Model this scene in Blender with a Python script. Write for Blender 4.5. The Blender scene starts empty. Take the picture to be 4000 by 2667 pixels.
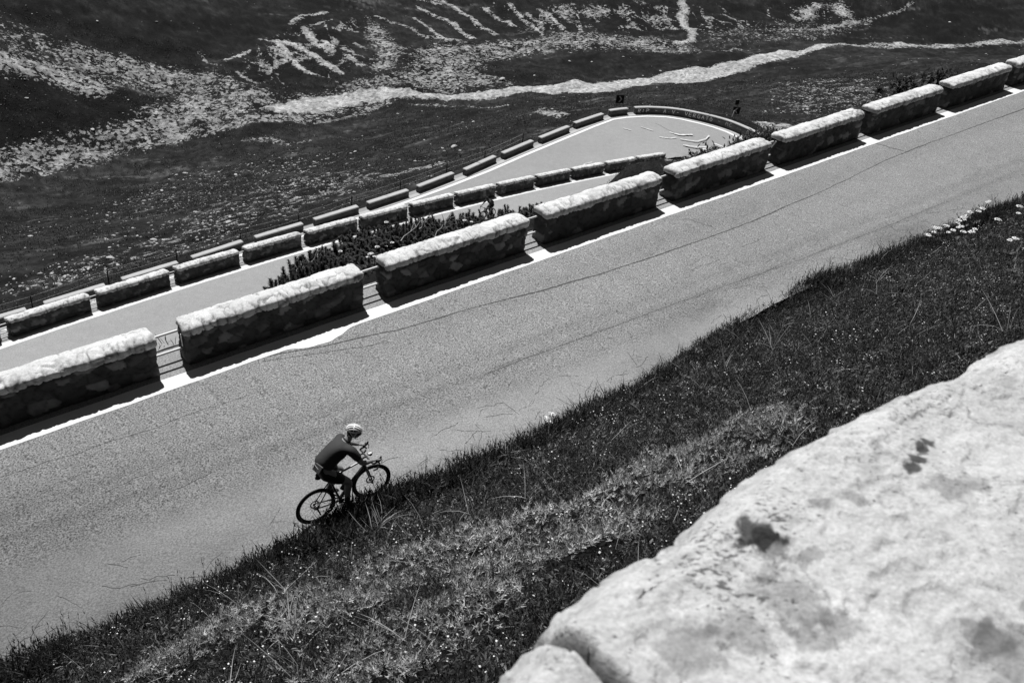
import bpy, bmesh, math, random
import numpy as np
from mathutils import Vector, Matrix
random.seed(7); RNG = np.random.default_rng(7)
SC = bpy.context.scene
# ---------------------------------------------------------------- camera
cam_d = bpy.data.cameras.new("camera"); cam = bpy.data.objects.new("camera", cam_d); SC.collection.objects.link(cam); SC.camera = cam
cam_d.sensor_width = 36.0; cam_d.lens = 31.5; cam_d.clip_start = 0.05; cam_d.clip_end = 3000
_R = ((0.99422914, 0.05791245, 0.09030263), (0.10727729, -0.53672354, -0.83691064), (0.0, 0.84176837, -0.53983889))
cam.matrix_world = Matrix([(_R[0][i], -_R[1][i], -_R[2][i], 0.0) for i in range(3)] + [(0, 0, 0, 1)])
cam_d.dof.use_dof = True; cam_d.dof.focus_distance = 15.5; cam_d.dof.aperture_fstop = 7.0
# ---------------------------------------------------------------- light: high sun from beyond the wall, dim clear sky, neutral (black and white)
SUN = Vector((-math.sin(0.7019) * .45 + math.cos(.7019) * .10, math.cos(0.7019) * .45 + math.sin(.7019) * .10, .86)).normalized()
sd = bpy.data.lights.new("sun", 'SUN'); sd.energy = 5.0; sd.angle = math.radians(0.53); sd.color = (1, 1, 1)
so = bpy.data.objects.new("sun", sd); SC.collection.objects.link(so); so.rotation_euler = SUN.to_track_quat('Z', 'Y').to_euler(); so.location = (0, 0, 40)
W = bpy.data.worlds.new("World"); SC.world = W; W.use_nodes = True
wn = W.node_tree.nodes; wl = W.node_tree.links; bg = wn["Background"]
sky = wn.new("ShaderNodeTexSky"); sky.sky_type = 'NISHITA'; sky.sun_disc = False
sky.sun_elevation = math.asin(SUN.z); sky.sun_rotation = math.atan2(SUN.x, SUN.y); sky.altitude = 2200
bw = wn.new("ShaderNodeSeparateColor"); wl.new(sky.outputs[0], bw.inputs[0]); wl.new(bw.outputs[0], bg.inputs[0])     # red-filter black and white
bg.inputs[1].default_value = 0.05
SC.view_settings.view_transform = 'Standard'; SC.view_settings.look = 'None'; SC.view_settings.gamma = 1.0; SC.view_settings.exposure = 0.3
SC.cycles.max_bounces = 5; SC.cycles.diffuse_bounces = 2
# ---------------------------------------------------------------- camera frame and site layout
R = np.array([[0.99422914, 0.05791245, 0.09030263],
              [0.10727729, -0.53672354, -0.83691064],
              [0.0, 0.84176837, -0.53983889]])          # rows: right, down, forward (from a calibration)
FPX = 3500.0
AZ, GR = 0.7019, 0.0668
NV = np.array([-math.sin(AZ), math.cos(AZ), 0.0])       # across the road, away from the camera
DV = np.array([math.cos(AZ), math.sin(AZ), GR]); DV /= np.linalg.norm(DV)
P0 = np.array([-9.5354, 11.2124, -9.8028])
H_A, T_A, L_A, GAP_A = 0.847, 0.50, 4.400, 0.58
L_B, GAP_B = 4.216, 0.50

def A(s, lat=0.0, up=0.0):
    "upper road: s along, lat towards the near side, up above the asphalt"
    s = np.asarray(s, float)[..., None]; lat = np.asarray(lat, float)[..., None]; up = np.asarray(up, float)[..., None]
    return P0 + DV * s - NV * lat + np.array([0, 0, 1.0]) * (up - H_A)

def edge_lat(s): return np.interp(s, [-10, 0, 2, 4.3, 8.4, 11, 15.5, 20, 27, 45], [4.9, 4.95, 5.1, 5.22, 5.4, 5.2, 4.7, 4.8, 5.25, 5.3])
def B(s, lat=0.0, up=0.0):
    "middle road, lat > 0 is beyond its wall's front face"
    az, gg, k, kz = 0.9939, -0.0678, -0.1537, -0.041
    s = np.asarray(s, float)[..., None]; lat = np.asarray(lat, float)[..., None]; up = np.asarray(up, float)[..., None]
    a0 = np.array([math.cos(az), math.sin(az), 0]); nn = np.array([-a0[1], a0[0], 0])
    p = np.array([-21.8552, 32.0549, -22.2794]) + a0 * s + nn * (k * s * s / 100)
    sl = 2 * k * s / 100
    tn = a0 + nn * sl; tn = tn / np.linalg.norm(tn, axis=-1, keepdims=True)
    n2 = np.stack([-tn[..., 1], tn[..., 0], tn[..., 0] * 0], -1)
    return p + n2 * lat + np.array([0, 0, 1.0]) * (gg * s + kz * s * s / 100 + up - H_A)

def zC(x, y):
    return -28.2 + .07 * ((x - 5) * math.cos(.72) + (y - 82) * math.sin(.72))
# front foot corners of the lowest road's low walls: (x0, y0, x1, y1)
C_SEG = [(-33.0, 43.7, -30.2, 46.2), (-29.45, 46.95, -26.65, 49.5), (-25.9, 50.3, -23.1, 52.85), (-22.4, 53.6, -19.7, 56.25), (-19.0, 56.9, -16.2, 59.4),
         (-15.5, 60.1, -12.75, 62.65), (-12.1, 63.3, -9.4, 65.95), (-8.7, 66.7, -6.2, 69.65), (-5.3, 70.4, -3.0, 73.5),
         (-2.4, 74.2, 0.05, 77.35), (0.7, 78.1, 3.25, 81.2), (3.8, 82.1, 6.5, 84.9)]
ARC = [(7.1, 85.6), (8.5, 86.35), (10.6, 87.0), (12.6, 87.1), (14.2, 86.8), (16.1, 86.0), (17.4, 85.3), (18.6, 84.4), (19.8, 83.0), (20.8, 81.6)]
# outer and inner edges of the lowest road and the bend (matched point by point)
C_OUT = [(-60.0, 19.0)] + [((a[0] + a[2]) / 2, (a[1] + a[3]) / 2) for a in C_SEG] + ARC + [(21.3, 80.2), (21.2, 78.5), (20.2, 76.5), tuple(B(57.0, -5.6)[:2])]

def ray(px, py):
    q = np.stack([(np.asarray(px, float) - 2000) / FPX, (np.asarray(py, float) - 1333.5) / FPX, np.ones(np.shape(px))], -1) @ R
    return q / np.linalg.norm(q, axis=-1, keepdims=True)
def project(P):
    q = np.asarray(P, float) @ R.T
    return np.stack([2000 + FPX * q[..., 0] / q[..., 2], 1333.5 + FPX * q[..., 1] / q[..., 2], q[..., 2]], -1)

# ---------------------------------------------------------------- terrain height field (thin plate through survey points)
def offset_poly(P, dist):
    P = np.array(P, float); t = np.gradient(P, axis=0); t /= np.linalg.norm(t, axis=1, keepdims=True)
    return P + np.stack([t[:, 1], -t[:, 0]], 1) * dist    # to the right-hand side of travel
_c = []
def _add(p): _c.extend([tuple(v) for v in np.atleast_2d(p)])
for s in list(range(-20, 70, 6)):
    for la, up in ((-.9, -.12), (2.5, -.1), (5.3, -.1), (5.95, .35), (8, 1.75), (10, 3.35), (12, 5.0), (13.3, 6.3), (14.6, 7.6)):
        _add(A(s, la, up))
for s in list(range(-12, 45, 5)):
    for la, up in ((-5.7, -.1), (-2.5, -.1), (.9, -.15)): _add(B(s, la, up))
    if s < 31: _add(B(s, -8.0, 1.2))
for x0, y0, x1, y1 in C_SEG[::2]:
    t = np.array([x1 - x0, y1 - y0]); t /= np.hypot(*t); nn = np.array([-t[1], t[0]])
    for o, dz in ((-6.6, -.1), (-3, -.1), (.7, -.15), (4.0, -1.2)):
        q = np.array([x0, y0]) + nn * o; _add((q[0], q[1], zC(*q) + dz))
for q in offset_poly(ARC, -1.0)[1::2]: _add((q[0], q[1], zC(*q) - .15))
for q in offset_poly(ARC, -4.5)[1::2]: _add((q[0], q[1], zC(*q) - 1.0))
for q in ((13.2, 77.7), (11.0, 80), (17, 79), (19, 77)): _add((q[0], q[1], zC(*q) - .1))
for s in (50, 54, 57):
    for la in (-5.7, -2.5, .5): _add(B(s, la, -.1))
for s in (-12, -8, -4, 0, 4):
    _add(A(s, -2.6, -2.9)); _add(A(s, -6, -6.2))
_add(A(6.5, -2.8, -1.9))
for s in (34, 40, 46, 52, 58, 64):
    _add(A(s, -3, -1.7)); _add(A(s, -8, -5.6)); _add(A(s, -14, -10.0))
for s, u1, u2 in ((9, -.9, -3.2), (13, -1.1, -3.8), (17, -1.7, -5.0), (21, -1.9, -5.0), (25, -1.5, -4.0)):
    _add(A(s, -3.2, u1)); _add(A(s, -6.5, u2))
def _hor(px, py, D):
    r = ray(px, py); r = r / np.hypot(r[0], r[1]); return r * D
# crest of the bank above the middle road
for px, py, D in ((2050, 806, 54), (2150, 742, 56), (2240, 722, 57.2), (2400, 705, 59), (2600, 672, 60.5), (2760, 640, 61.5), (2900, 590, 63), (3050, 515, 65), (3400, 425, 72), (3800, 315, 78)):
    _add(_hor(px, py, D)); q_ = _hor(px, py, D - 8); _add((q_[0], q_[1], q_[2] - 1.3)); q_ = _hor(px, py, D - 18); _add((q_[0], q_[1], q_[2] - 3.0)) if D < 66 else None
# far side: the gravel stream, the meadow and the hillside behind
for px, py, D in ((-900, 900, 105), (0, 640, 117), (500, 540, 124), (1000, 390, 132), (1400, 385, 135), (2000, 340, 141), (2500, 290, 152), (3000, 200, 170), (3500, 190, 192), (4000, 165, 219), (4900, 120, 250),
                  (-300, 1000, 76), (0, 900, 92), (600, 720, 108), (1200, 560, 112), (1900, 440, 122), (2600, 370, 128), (3300, 310, 140), (3800, 240, 165),
                  (0, 0, 150), (0, 300, 131), (700, 200, 147), (1000, 0, 172), (1600, 0, 180), (1250, 150, 158), (1700, 170, 158), (2300, 0, 187), (2300, 180, 163), (3000, 0, 205), (3500, 0, 222), (4000, 0, 245), (4900, 0, 290),
                  (-1000, 0, 140), (0, -700, 190), (1300, -700, 225), (2600, -700, 250), (4200, -700, 310)):
    _add(_hor(px, py, D))
for x, y, z in ((-420, 380, 120), (0, 560, 150), (420, 540, 170), (600, 200, 90), (-500, 60, 20), (-120, -20, -30), (-60, 10, -24), (-200, 120, -52), (160, -40, 30), (260, 60, 30), (0, -60, 30), (-80, -80, 25), (120, 60, 4), (160, 130, -18)):
    _add((x, y, z))
CTRL = np.array(_c)
def _fit():
    X = CTRL[:, :2] / 50.0; r = np.linalg.norm(X[:, None] - X[None], axis=-1)
    K = np.where(r > 0, r * r * np.log(r + 1e-12), 0) + np.eye(len(X)) * 2e-5
    Q = np.c_[np.ones(len(X)), X]; M = np.block([[K, Q], [Q.T, np.zeros((3, 3))]])
    return np.linalg.solve(M, np.r_[CTRL[:, 2], 0, 0, 0])
_W = _fit()
def rbf(x, y):
    x = np.asarray(x, float); sh = x.shape; X = np.c_[x.ravel(), np.asarray(y, float).ravel()] / 50.0; C_ = CTRL[:, :2] / 50.0; out = np.empty(len(X))
    for i in range(0, len(X), 20000):
        q = X[i:i + 20000]; r2 = ((q[:, None] - C_[None]) ** 2).sum(-1)
        out[i:i + 20000] = (0.5 * r2 * np.log(r2 + 1e-20)) @ _W[:-3] + _W[-3] + q @ _W[-2:]
    return out.reshape(sh)
POLY_G = [
 (1, 0.8, [(-38.9,122.6),(-37.7,126.2),(-31.0,132.9),(-23.9,136.9),(-22.1,135.6),(-15.6,133.8),(-4.2,138.0),(3.7,140.4),(12.0,146.3),(20.7,151.7),(29.6,155.4),(39.3,162.0),(51.0,173.2),(56.9,177.2),(51.5,169.9),(43.2,159.8),(33.0,150.6),(25.9,143.9),(15.6,140.5),(9.5,135.0),(2.9,134.4),(-3.9,132.3),(-15.4,132.4),(-26.6,130.5),(-31.2,125.5),(-36.5,121.7)]),
 (0.52, 2.5, [(-51.9,120.2),(-51.1,124.1),(-47.9,128.7),(-41.7,129.7),(-37.6,128.4),(-31.1,133.4),(-28.1,137.8),(-22.4,142.3),(-21.9,149.5),(-21.8,153.8),(-14.5,159.0),(-5.7,161.7),(3.3,168.5),(10.3,169.8),(19.9,172.0),(26.7,168.4),(27.1,163.7),(17.0,162.3),(7.9,161.0),(-1.0,158.5),(-5.1,153.9),(-9.4,152.2),(-9.5,145.0),(-6.5,143.2),(-4.3,140.2),(-15.7,134.4),(-23.9,136.9),(-37.6,125.7),(-39.6,122.4),(-50.1,121.3)]),
 (0.36, 3, [(-75.2,122.9),(-71.3,126.4),(-67.6,125.7),(-61.7,128.3),(-56.4,130.6),(-49.1,133.7),(-46.7,127.4),(-46.5,123.4),(-50.2,121.6),(-52.8,122.6),(-56.3,122.5),(-60.1,120.0),(-62.6,117.9),(-64.9,117.3),(-67.3,116.3),(-70.6,113.4)]),
 (0.62, 1.5, [(-31.3,166.0),(-29.5,162.4),(-26.1,156.3),(-22.4,152.1),(-23.1,149.3),(-24.1,144.7),(-26.3,141.6),(-28.0,142.8),(-27.2,146.4),(-27.2,150.0),(-29.6,153.1),(-30.7,154.9)]),
 (0.6, 1.2, [(-51.6,124.2),(-51.6,126.1),(-47.8,127.9),(-46.5,124.8),(-46.9,123.3),(-49.6,121.9)]),
 (0.8, 1.5, [(55.6,202.6),(49.7,194.2),(50.3,192.1),(53.8,193.9),(55.9,198.3),(59.0,203.0),(60.6,198.8),(61.6,197.0),(64.1,197.8),(64.2,200.8),(62.1,204.5)]),
 (0.55, 1.5, [(1.4,183.0),(4.8,184.9),(5.3,179.9),(4.6,174.0),(2.5,175.7)]),
 (0.55, 1.5, [(6.9,184.6),(9.9,185.5),(12.1,183.0),(9.9,176.7),(7.4,178.3)]),
 (0.8, 0.3, [(22.2,91.1),(25.7,92.4),(26.7,91.3),(17.5,61.2),(23.6,89.1),(22.0,87.7)]),
 (0.7, 0.4, [(-0.2,109.8),(1.5,94.8),(3.2,88.1),(2.2,87.6),(0.4,92.0)]),
 (0.21, 5, [(-36.3,53.2),(-32.3,60.4),(-30.7,77.6),(-23.1,86.9),(-14.4,82.9),(-12.7,73.5),(-16.3,69.1),(-22.3,60.8),(-28.7,52.9),(-33.9,49.2)]),
 (0.3, 4, [(31.0,122.7),(40.3,132.2),(46.8,125.4),(38.5,101.3),(30.4,96.5),(26.9,98.9)]),
 (0.12, 4, [(-49.5,94.7),(-40.9,105.0),(-27.1,102.1),(-15.6,89.8),(-26.1,79.0),(-33.4,67.2)]),
 (0.22, 4, [(29.3,179.1),(49.8,189.6),(64.8,197.0),(63.8,192.2),(51.8,178.4),(29.7,168.3)]),
]
LINE_G = [
 (0.75, 1.6, [(52.1,172.1),(65.2,180.3),(79.8,186.7),(99.0,196.1),(107.9,198.6)]),
 (0.7, 3, [(-71.1,113.8),(-67.5,116.7),(-64.3,118.1),(-61.5,119.1)]),
 (0.6, 4, [(-64.1,124.1),(-60.9,126.4),(-56.0,127.5),(-48.0,129.1)]),
 (0.3, 1.2, [(-72.3,118.3),(-65.1,123.8),(-57.4,127.5),(-47.5,127.5)]),
 (0.6, 3, [(-46.4,123.1),(-49.6,119.7),(-51.3,116.6),(-52.7,112.9),(-54.9,109.2),(-57.6,105.6),(-60.6,102.1),(-64.0,97.8)]),
 (0.6, 2, [(-40.3,124.8),(-43.1,121.8),(-49.0,117.9),(-51.1,114.1),(-55.0,109.5)]),
 (0.55, 1.6, [(-26.6,130.5),(-33.8,121.3),(-40.3,118.7),(-45.4,115.8),(-50.0,113.1),(-51.9,110.8)]),
 (0.5, 1, [(-22.8,130.6),(-28.8,122.9),(-33.6,120.3)]),
 (0.4, 1, [(-38.1,112.5),(-30.0,112.0)]),
 (0.45, 0.8, [(-8.7,77.5),(-10.5,76.9),(-13.2,76.0)]),
 (0.35, 0.8, [(-18.0,129.4),(-12.5,127.3),(-7.1,123.3),(-3.4,120.2)]),
 (0.85, 0.682, [(-43.1,149.0),(-41.1,143.6),(-38.2,140.4),(-35.0,138.3)]),
 (0.85, 0.558, [(-42.3,149.5),(-38.7,146.7),(-35.5,143.5),(-32.3,140.4),(-31.4,139.4)]),
 (0.85, 0.558, [(-39.9,148.6),(-36.7,145.7),(-34.3,143.1),(-31.5,139.8)]),
 (0.85, 0.992, [(-40.3,154.2),(-38.0,150.9),(-35.5,148.0)]),
 (0.8, 0.806, [(-36.3,151.6),(-34.1,146.7)]),
 (0.75, 0.434, [(-45.5,133.8),(-44.1,132.7),(-42.1,131.4)]),
 (0.75, 0.496, [(-48.0,137.7),(-47.2,141.6),(-46.7,142.4)]),
 (0.8, 0.62, [(-43.6,154.9),(-42.2,160.6),(-39.8,164.9)]),
 (0.65, 0.434, [(-39.9,157.5),(-37.3,159.3)]),
 (0.8, 0.682, [(-24.2,173.8),(-20.7,172.0),(-17.0,168.6),(-13.2,162.2)]),
 (0.7, 0.496, [(-30.3,167.0),(-25.4,163.7),(-20.8,158.6),(-17.0,158.6)]),
 (0.75, 0.558, [(-23.3,168.2),(-20.4,163.8),(-17.8,158.9),(-15.2,159.7)]),
 (0.75, 0.744, [(-18.3,179.2),(-15.3,174.9),(-12.3,169.8),(-8.7,164.8)]),
 (0.75, 0.744, [(-11.9,178.7),(-8.6,174.1),(-6.2,170.1)]),
 (0.75, 0.62, [(-31.3,145.1),(-28.9,142.5)]),
 (0.55, 0.372, [(-45.6,137.4),(-43.3,137.8),(-41.3,137.9)]),
 (0.55, 0.31, [(-52.5,138.1),(-50.3,135.4),(-48.9,135.4)]),
 (0.75, 0.744, [(-25.5,177.0),(-22.2,177.4),(-19.6,179.4)]),
 (0.65, 0.496, [(-32.6,148.2),(-30.1,146.4),(-27.9,146.2)]),
 (0.65, 0.496, [(-31.9,151.8),(-29.3,149.4)]),
 (0.55, 0.31, [(-46.8,147.3),(-44.7,147.6),(-43.4,149.4)]),
 (0.65, 0.434, [(-39.8,142.4),(-36.9,139.2),(-33.8,137.9)]),
 (0.75, 0.558, [(-7.0,180.8),(-5.5,177.0),(-2.2,169.9),(-0.1,166.9)]),
 (0.8, 0.682, [(-1.9,180.0),(0.8,175.3),(3.0,170.0)]),
 (0.85, 0.992, [(27.3,192.4),(26.9,186.6),(26.1,179.3),(27.5,174.0),(27.6,171.3),(24.2,168.7)]),
 (0.65, 0.434, [(21.1,183.0),(22.7,180.6),(23.7,177.4),(26.1,176.2)]),
 (0.6, 1.116, [(45.9,182.4),(56.0,189.4),(62.6,195.2),(66.8,197.6)]),
 (0.55, 0.744, [(30.3,164.1),(33.0,164.1),(36.0,168.3)]),
 (0.65, 0.496, [(-4.2,177.3),(-1.5,172.4),(-0.1,168.0)]),
 (0.55, 0.434, [(13.4,182.3),(16.6,176.4),(18.1,174.5)]),
 (0.55, 0.496, [(34.5,188.2),(37.0,186.8),(38.1,182.1)]),
 (0.6, 0.496, [(66.4,198.0),(73.8,203.8),(78.7,208.4)]),
 (0.55, 0.496, [(5.8,175.5),(7.0,168.6)]),
 (0.65, 0.62, [(23.0,187.4),(20.8,186.7),(22.5,185.1)]),
]
POLY_D = [
 (0.45, 4, [(-70.4,112.9),(-64.0,117.3),(-56.9,120.3),(-51.7,119.6),(-52.7,114.8),(-55.8,109.0),(-64.2,98.9)]),
 (0.35, 6, [(-70.8,137.6),(-31.0,176.1),(-33.2,162.6),(-47.4,135.8),(-56.6,131.3),(-69.7,126.7),(-75.5,124.8),(-77.3,128.6)]),
 (0.4, 4, [(-47.4,135.8),(-42.7,155.3),(-31.8,167.3),(-29.9,150.6),(-30.0,137.1),(-38.2,130.8)]),
 (0.35, 5, [(-12.0,181.5),(63.1,205.1),(57.8,191.6),(27.1,172.4),(-6.0,166.3)]),
 (0.3, 4, [(75.1,208.9),(107.5,220.1),(101.2,201.9),(57.4,179.4),(53.5,183.5)]),
 (0.3, 3, [(-10.2,151.4),(-5.1,152.8),(12.4,159.8),(34.9,162.1),(27.2,153.1),(7.8,144.9),(-4.3,140.9),(-8.7,145.1)]),
]
BOULDERS = [(-30.5,57.9,0.9),(-41.5,92.8,0.8),(-43.0,100.8,0.7),(-41.8,100.7,1.1),(-33.9,95.9,0.9),(-20.1,96.5,0.7),(-20.5,96.1,0.5),(-8.9,84.6,0.6),(-7.7,84.0,1.2),(-26.7,94.9,0.6),(4.6,153.6,0.9),(8.4,155.0,0.8),(13.8,157.2,0.7),(19.9,152.5,0.9),(-1.0,144.9,0.9),(-53.5,115.0,1.5),(-57.5,110.3,1.2),(-6.0,141.8,1.9),(-19.9,125.4,0.7),(-16.4,125.5,0.6),(85.4,202.5,1.4),(-65.5,110.3,0.8),(-67.1,135.5,0.8),(-24.2,65.8,0.9),(-29.0,62.2,0.8),(36.7,111.3,0.7),(30.8,147.5,0.8),(-62.4,104.6,0.8),(-4.0,121.6,0.8),(-7.3,102.3,0.7)]
# ---------------------------------------------------------------- helpers
def hsh(ix, iy, iz, seed):
    h = (ix.astype(np.int64) * 374761393 + iy.astype(np.int64) * 668265263 + iz.astype(np.int64) * 2147483647 + seed * 974634777) & 0xFFFFFFFF
    h = ((h ^ (h >> 13)) * 1274126177) & 0xFFFFFFFF
    h = ((h ^ (h >> 16)) * 2246822519) & 0xFFFFFFFF
    return ((h ^ (h >> 15)) & 0xFFFFFF) / float(0xFFFFFF)
def vnoise(P, seed=0):
    P = np.asarray(P, float); i = np.floor(P).astype(np.int64); f = P - i; f = f * f * (3 - 2 * f); r = 0
    for dx in (0, 1):
        for dy in (0, 1):
            for dz in (0, 1):
                w = (f[..., 0] if dx else 1 - f[..., 0]) * (f[..., 1] if dy else 1 - f[..., 1]) * (f[..., 2] if dz else 1 - f[..., 2])
                r = r + w * hsh(i[..., 0] + dx, i[..., 1] + dy, i[..., 2] + dz, seed)
    return r
def fbm(P, seed=0, oct=4, rough=.5):
    P = np.asarray(P, float)
    if P.shape[-1] == 2: P = np.concatenate([P, np.zeros(P.shape[:-1] + (1,))], -1)
    a = 1; s = 0; t = 0
    for o in range(oct): s = s + a * (vnoise(P * 2 ** o + o * 17.3, seed + o) - .5); t += a; a *= rough
    return s / t * 2      # roughly -1..1
def worley(P, seed=0, jit=.85):
    P = np.asarray(P, float); i = np.floor(P).astype(np.int64)
    F1 = np.full(P.shape[:-1], 9.); F2 = F1.copy(); ID = F1 * 0
    for dx in (-1, 0, 1):
        for dy in (-1, 0, 1):
            for dz in (-1, 0, 1):
                c = [i[..., 0] + dx, i[..., 1] + dy, i[..., 2] + dz]
                q = np.stack([c[k] + .5 + jit * (hsh(*c, seed + k) - .5) for k in range(3)], -1)
                dd = np.linalg.norm(P - q, axis=-1); n_ = dd < F1
                F2 = np.where(n_, F1, np.minimum(F2, dd)); ID = np.where(n_, hsh(*c, seed + 9), ID); F1 = np.minimum(F1, dd)
    return F1, F2, ID
def sstep(a, b, x):
    t = np.clip((x - a) / (b - a), 0, 1); return t * t * (3 - 2 * t)

def nodes(m):
    m.use_nodes = True; nt = m.node_tree; b = nt.nodes["Principled BSDF"]; return nt, nt.nodes, nt.links, b
def math_n(nt, op, a, b=None, clamp=False):
    n = nt.nodes.new("ShaderNodeMath"); n.operation = op; n.use_clamp = clamp
    for k, v in enumerate((a, b)):
        if v is None: continue
        if isinstance(v, (int, float)): n.inputs[k].default_value = v
        else: nt.links.new(v, n.inputs[k])
    return n.outputs[0]
def noise_n(nt, scale, detail=4, rough=.55, vec=None, dist=0):
    n = nt.nodes.new("ShaderNodeTexNoise"); n.inputs["Scale"].default_value = scale; n.inputs["Detail"].default_value = detail; n.inputs["Roughness"].default_value = rough; n.inputs["Distortion"].default_value = dist
    if vec: nt.links.new(vec, n.inputs["Vector"])
    return n.outputs[0]
def coords(nt): return nt.nodes.new("ShaderNodeTexCoord").outputs["Object"]
def attr_n(nt, name):
    n = nt.nodes.new("ShaderNodeAttribute"); n.attribute_name = name; return n.outputs["Fac"]
def mat(name, base, rough=.8, tone=False, amp=.35, scale=20, bump=0.0, bscale=None, metal=0.0, spec=.3, fine=None):
    "neutral grey procedural material: base albedo x optional per-vertex tone x noise"
    m = bpy.data.materials.new(name); nt, N, L, b = nodes(m); co = coords(nt)
    v = noise_n(nt, scale, 5, .6, co)
    v = math_n(nt, 'MULTIPLY_ADD', v, 2 * amp); v.node.inputs[2].default_value = 1 - amp
    if fine:
        w = noise_n(nt, fine[0], 2, .5, co); w = math_n(nt, 'MULTIPLY_ADD', w, 2 * fine[1]); w.node.inputs[2].default_value = 1 - fine[1]; v = math_n(nt, 'MULTIPLY', v, w)
    v = math_n(nt, 'MULTIPLY', v, base)
    if tone: v = math_n(nt, 'MULTIPLY', v, attr_n(nt, "tone"))
    v = math_n(nt, 'MINIMUM', v, .9)
    L.new(v, b.inputs["Base Color"]); b.inputs["Roughness"].default_value = rough; b.inputs["Metallic"].default_value = metal; b.inputs["Specular IOR Level"].default_value = spec
    if bump:
        bn = N.new("ShaderNodeBump"); bn.inputs["Distance"].default_value = bump; bn.inputs["Strength"].default_value = 1
        L.new(noise_n(nt, bscale or scale * 2, 5, .65, co), bn.inputs["Height"]); L.new(bn.outputs[0], b.inputs["Normal"])
    return m

def mesh_np(name, V, F, tone=None, smooth=False, attrs=None):
    V = np.asarray(V, np.float32); F = np.asarray(F, np.int32); me = bpy.data.meshes.new(name); k = F.shape[1]
    me.vertices.add(len(V)); me.vertices.foreach_set("co", V.ravel())
    me.loops.add(F.size); me.loops.foreach_set("vertex_index", F.ravel())
    me.polygons.add(len(F)); me.polygons.foreach_set("loop_start", np.arange(0, F.size, k, dtype=np.int32)); me.polygons.foreach_set("loop_total", np.full(len(F), k, np.int32))
    if smooth: me.polygons.foreach_set("use_smooth", np.ones(len(F), bool))
    a_ = dict(attrs or {})
    if tone is not None: a_["tone"] = tone
    for kx, v in a_.items():
        at = me.attributes.new(kx, 'FLOAT', 'POINT'); at.data.foreach_set("value", np.asarray(v, np.float32).ravel())
    me.update(); me.validate(); return me
def link(name, me, m, parent=None, loc=None, label=None, cat=None, group=None, kind=None):
    o = bpy.data.objects.new(name, me); SC.collection.objects.link(o)
    if me is not None and m is not None and not me.materials: me.materials.append(m)
    if parent: o.parent = parent
    if loc is not None: o.location = [float(c) for c in loc]
    for k, v in (("label", label), ("category", cat), ("group", group), ("kind", kind)):
        if v: o[k] = v
    return o
def thing(name, label, cat, loc=(0, 0, 0), group=None): return link(name, None, None, None, loc, label, cat, group)
def copy_tree(o, parent=None):
    c = o.copy(); SC.collection.objects.link(c); c.parent = parent
    if parent: c.matrix_parent_inverse = o.matrix_parent_inverse.copy()
    for ch in list(o.children):
        if ch != c: copy_tree(ch, c)
    return c
def grid_faces(nu, nv, closed_u=False):
    i = np.arange(nu if closed_u else nu - 1)[:, None]; j = np.arange(nv - 1)[None]; a = i * nv + j; b = ((i + 1) % nu) * nv + j
    return np.stack([a, b, b + 1, a + 1], -1).reshape(-1, 4)
def box_grid(lo, hi, res):
    "welded surface grid of a box, with outward directions"
    lo = np.array(lo, float); hi = np.array(hi, float); n_ = np.maximum(np.round((hi - lo) / res).astype(int), 1); Vs = []; Fs = []; off = 0
    for ax in range(3):
        u, v = (ax + 1) % 3, (ax + 2) % 3
        for side in (0, 1):
            a = np.arange(n_[u] + 1); b = np.arange(n_[v] + 1); g = np.zeros((len(a), len(b), 3), int); g[..., u] = a[:, None]; g[..., v] = b[None]; g[..., ax] = n_[ax] * side
            f = grid_faces(len(a), len(b)) + off; Fs.append(f if side else f[:, ::-1]); Vs.append(g.reshape(-1, 3)); off += g.size // 3
    G = np.concatenate(Vs); F = np.concatenate(Fs); U, inv = np.unique(G, axis=0, return_inverse=True); F = inv.ravel()[F]
    return lo + (hi - lo) * U / n_, F
def rounded(V, lo, hi, r):
    lo = np.array(lo, float); hi = np.array(hi, float); rr = np.minimum(np.asarray(r) * np.ones(3), (hi - lo) / 2.01); q = np.clip(V, lo + rr, hi - rr); dv = (V - q) / rr
    ln = np.linalg.norm(dv, axis=1, keepdims=True); nrm = np.where(ln > 1e-6, dv / np.maximum(ln, 1e-6), 0)
    return q + nrm * rr, nrm
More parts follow.
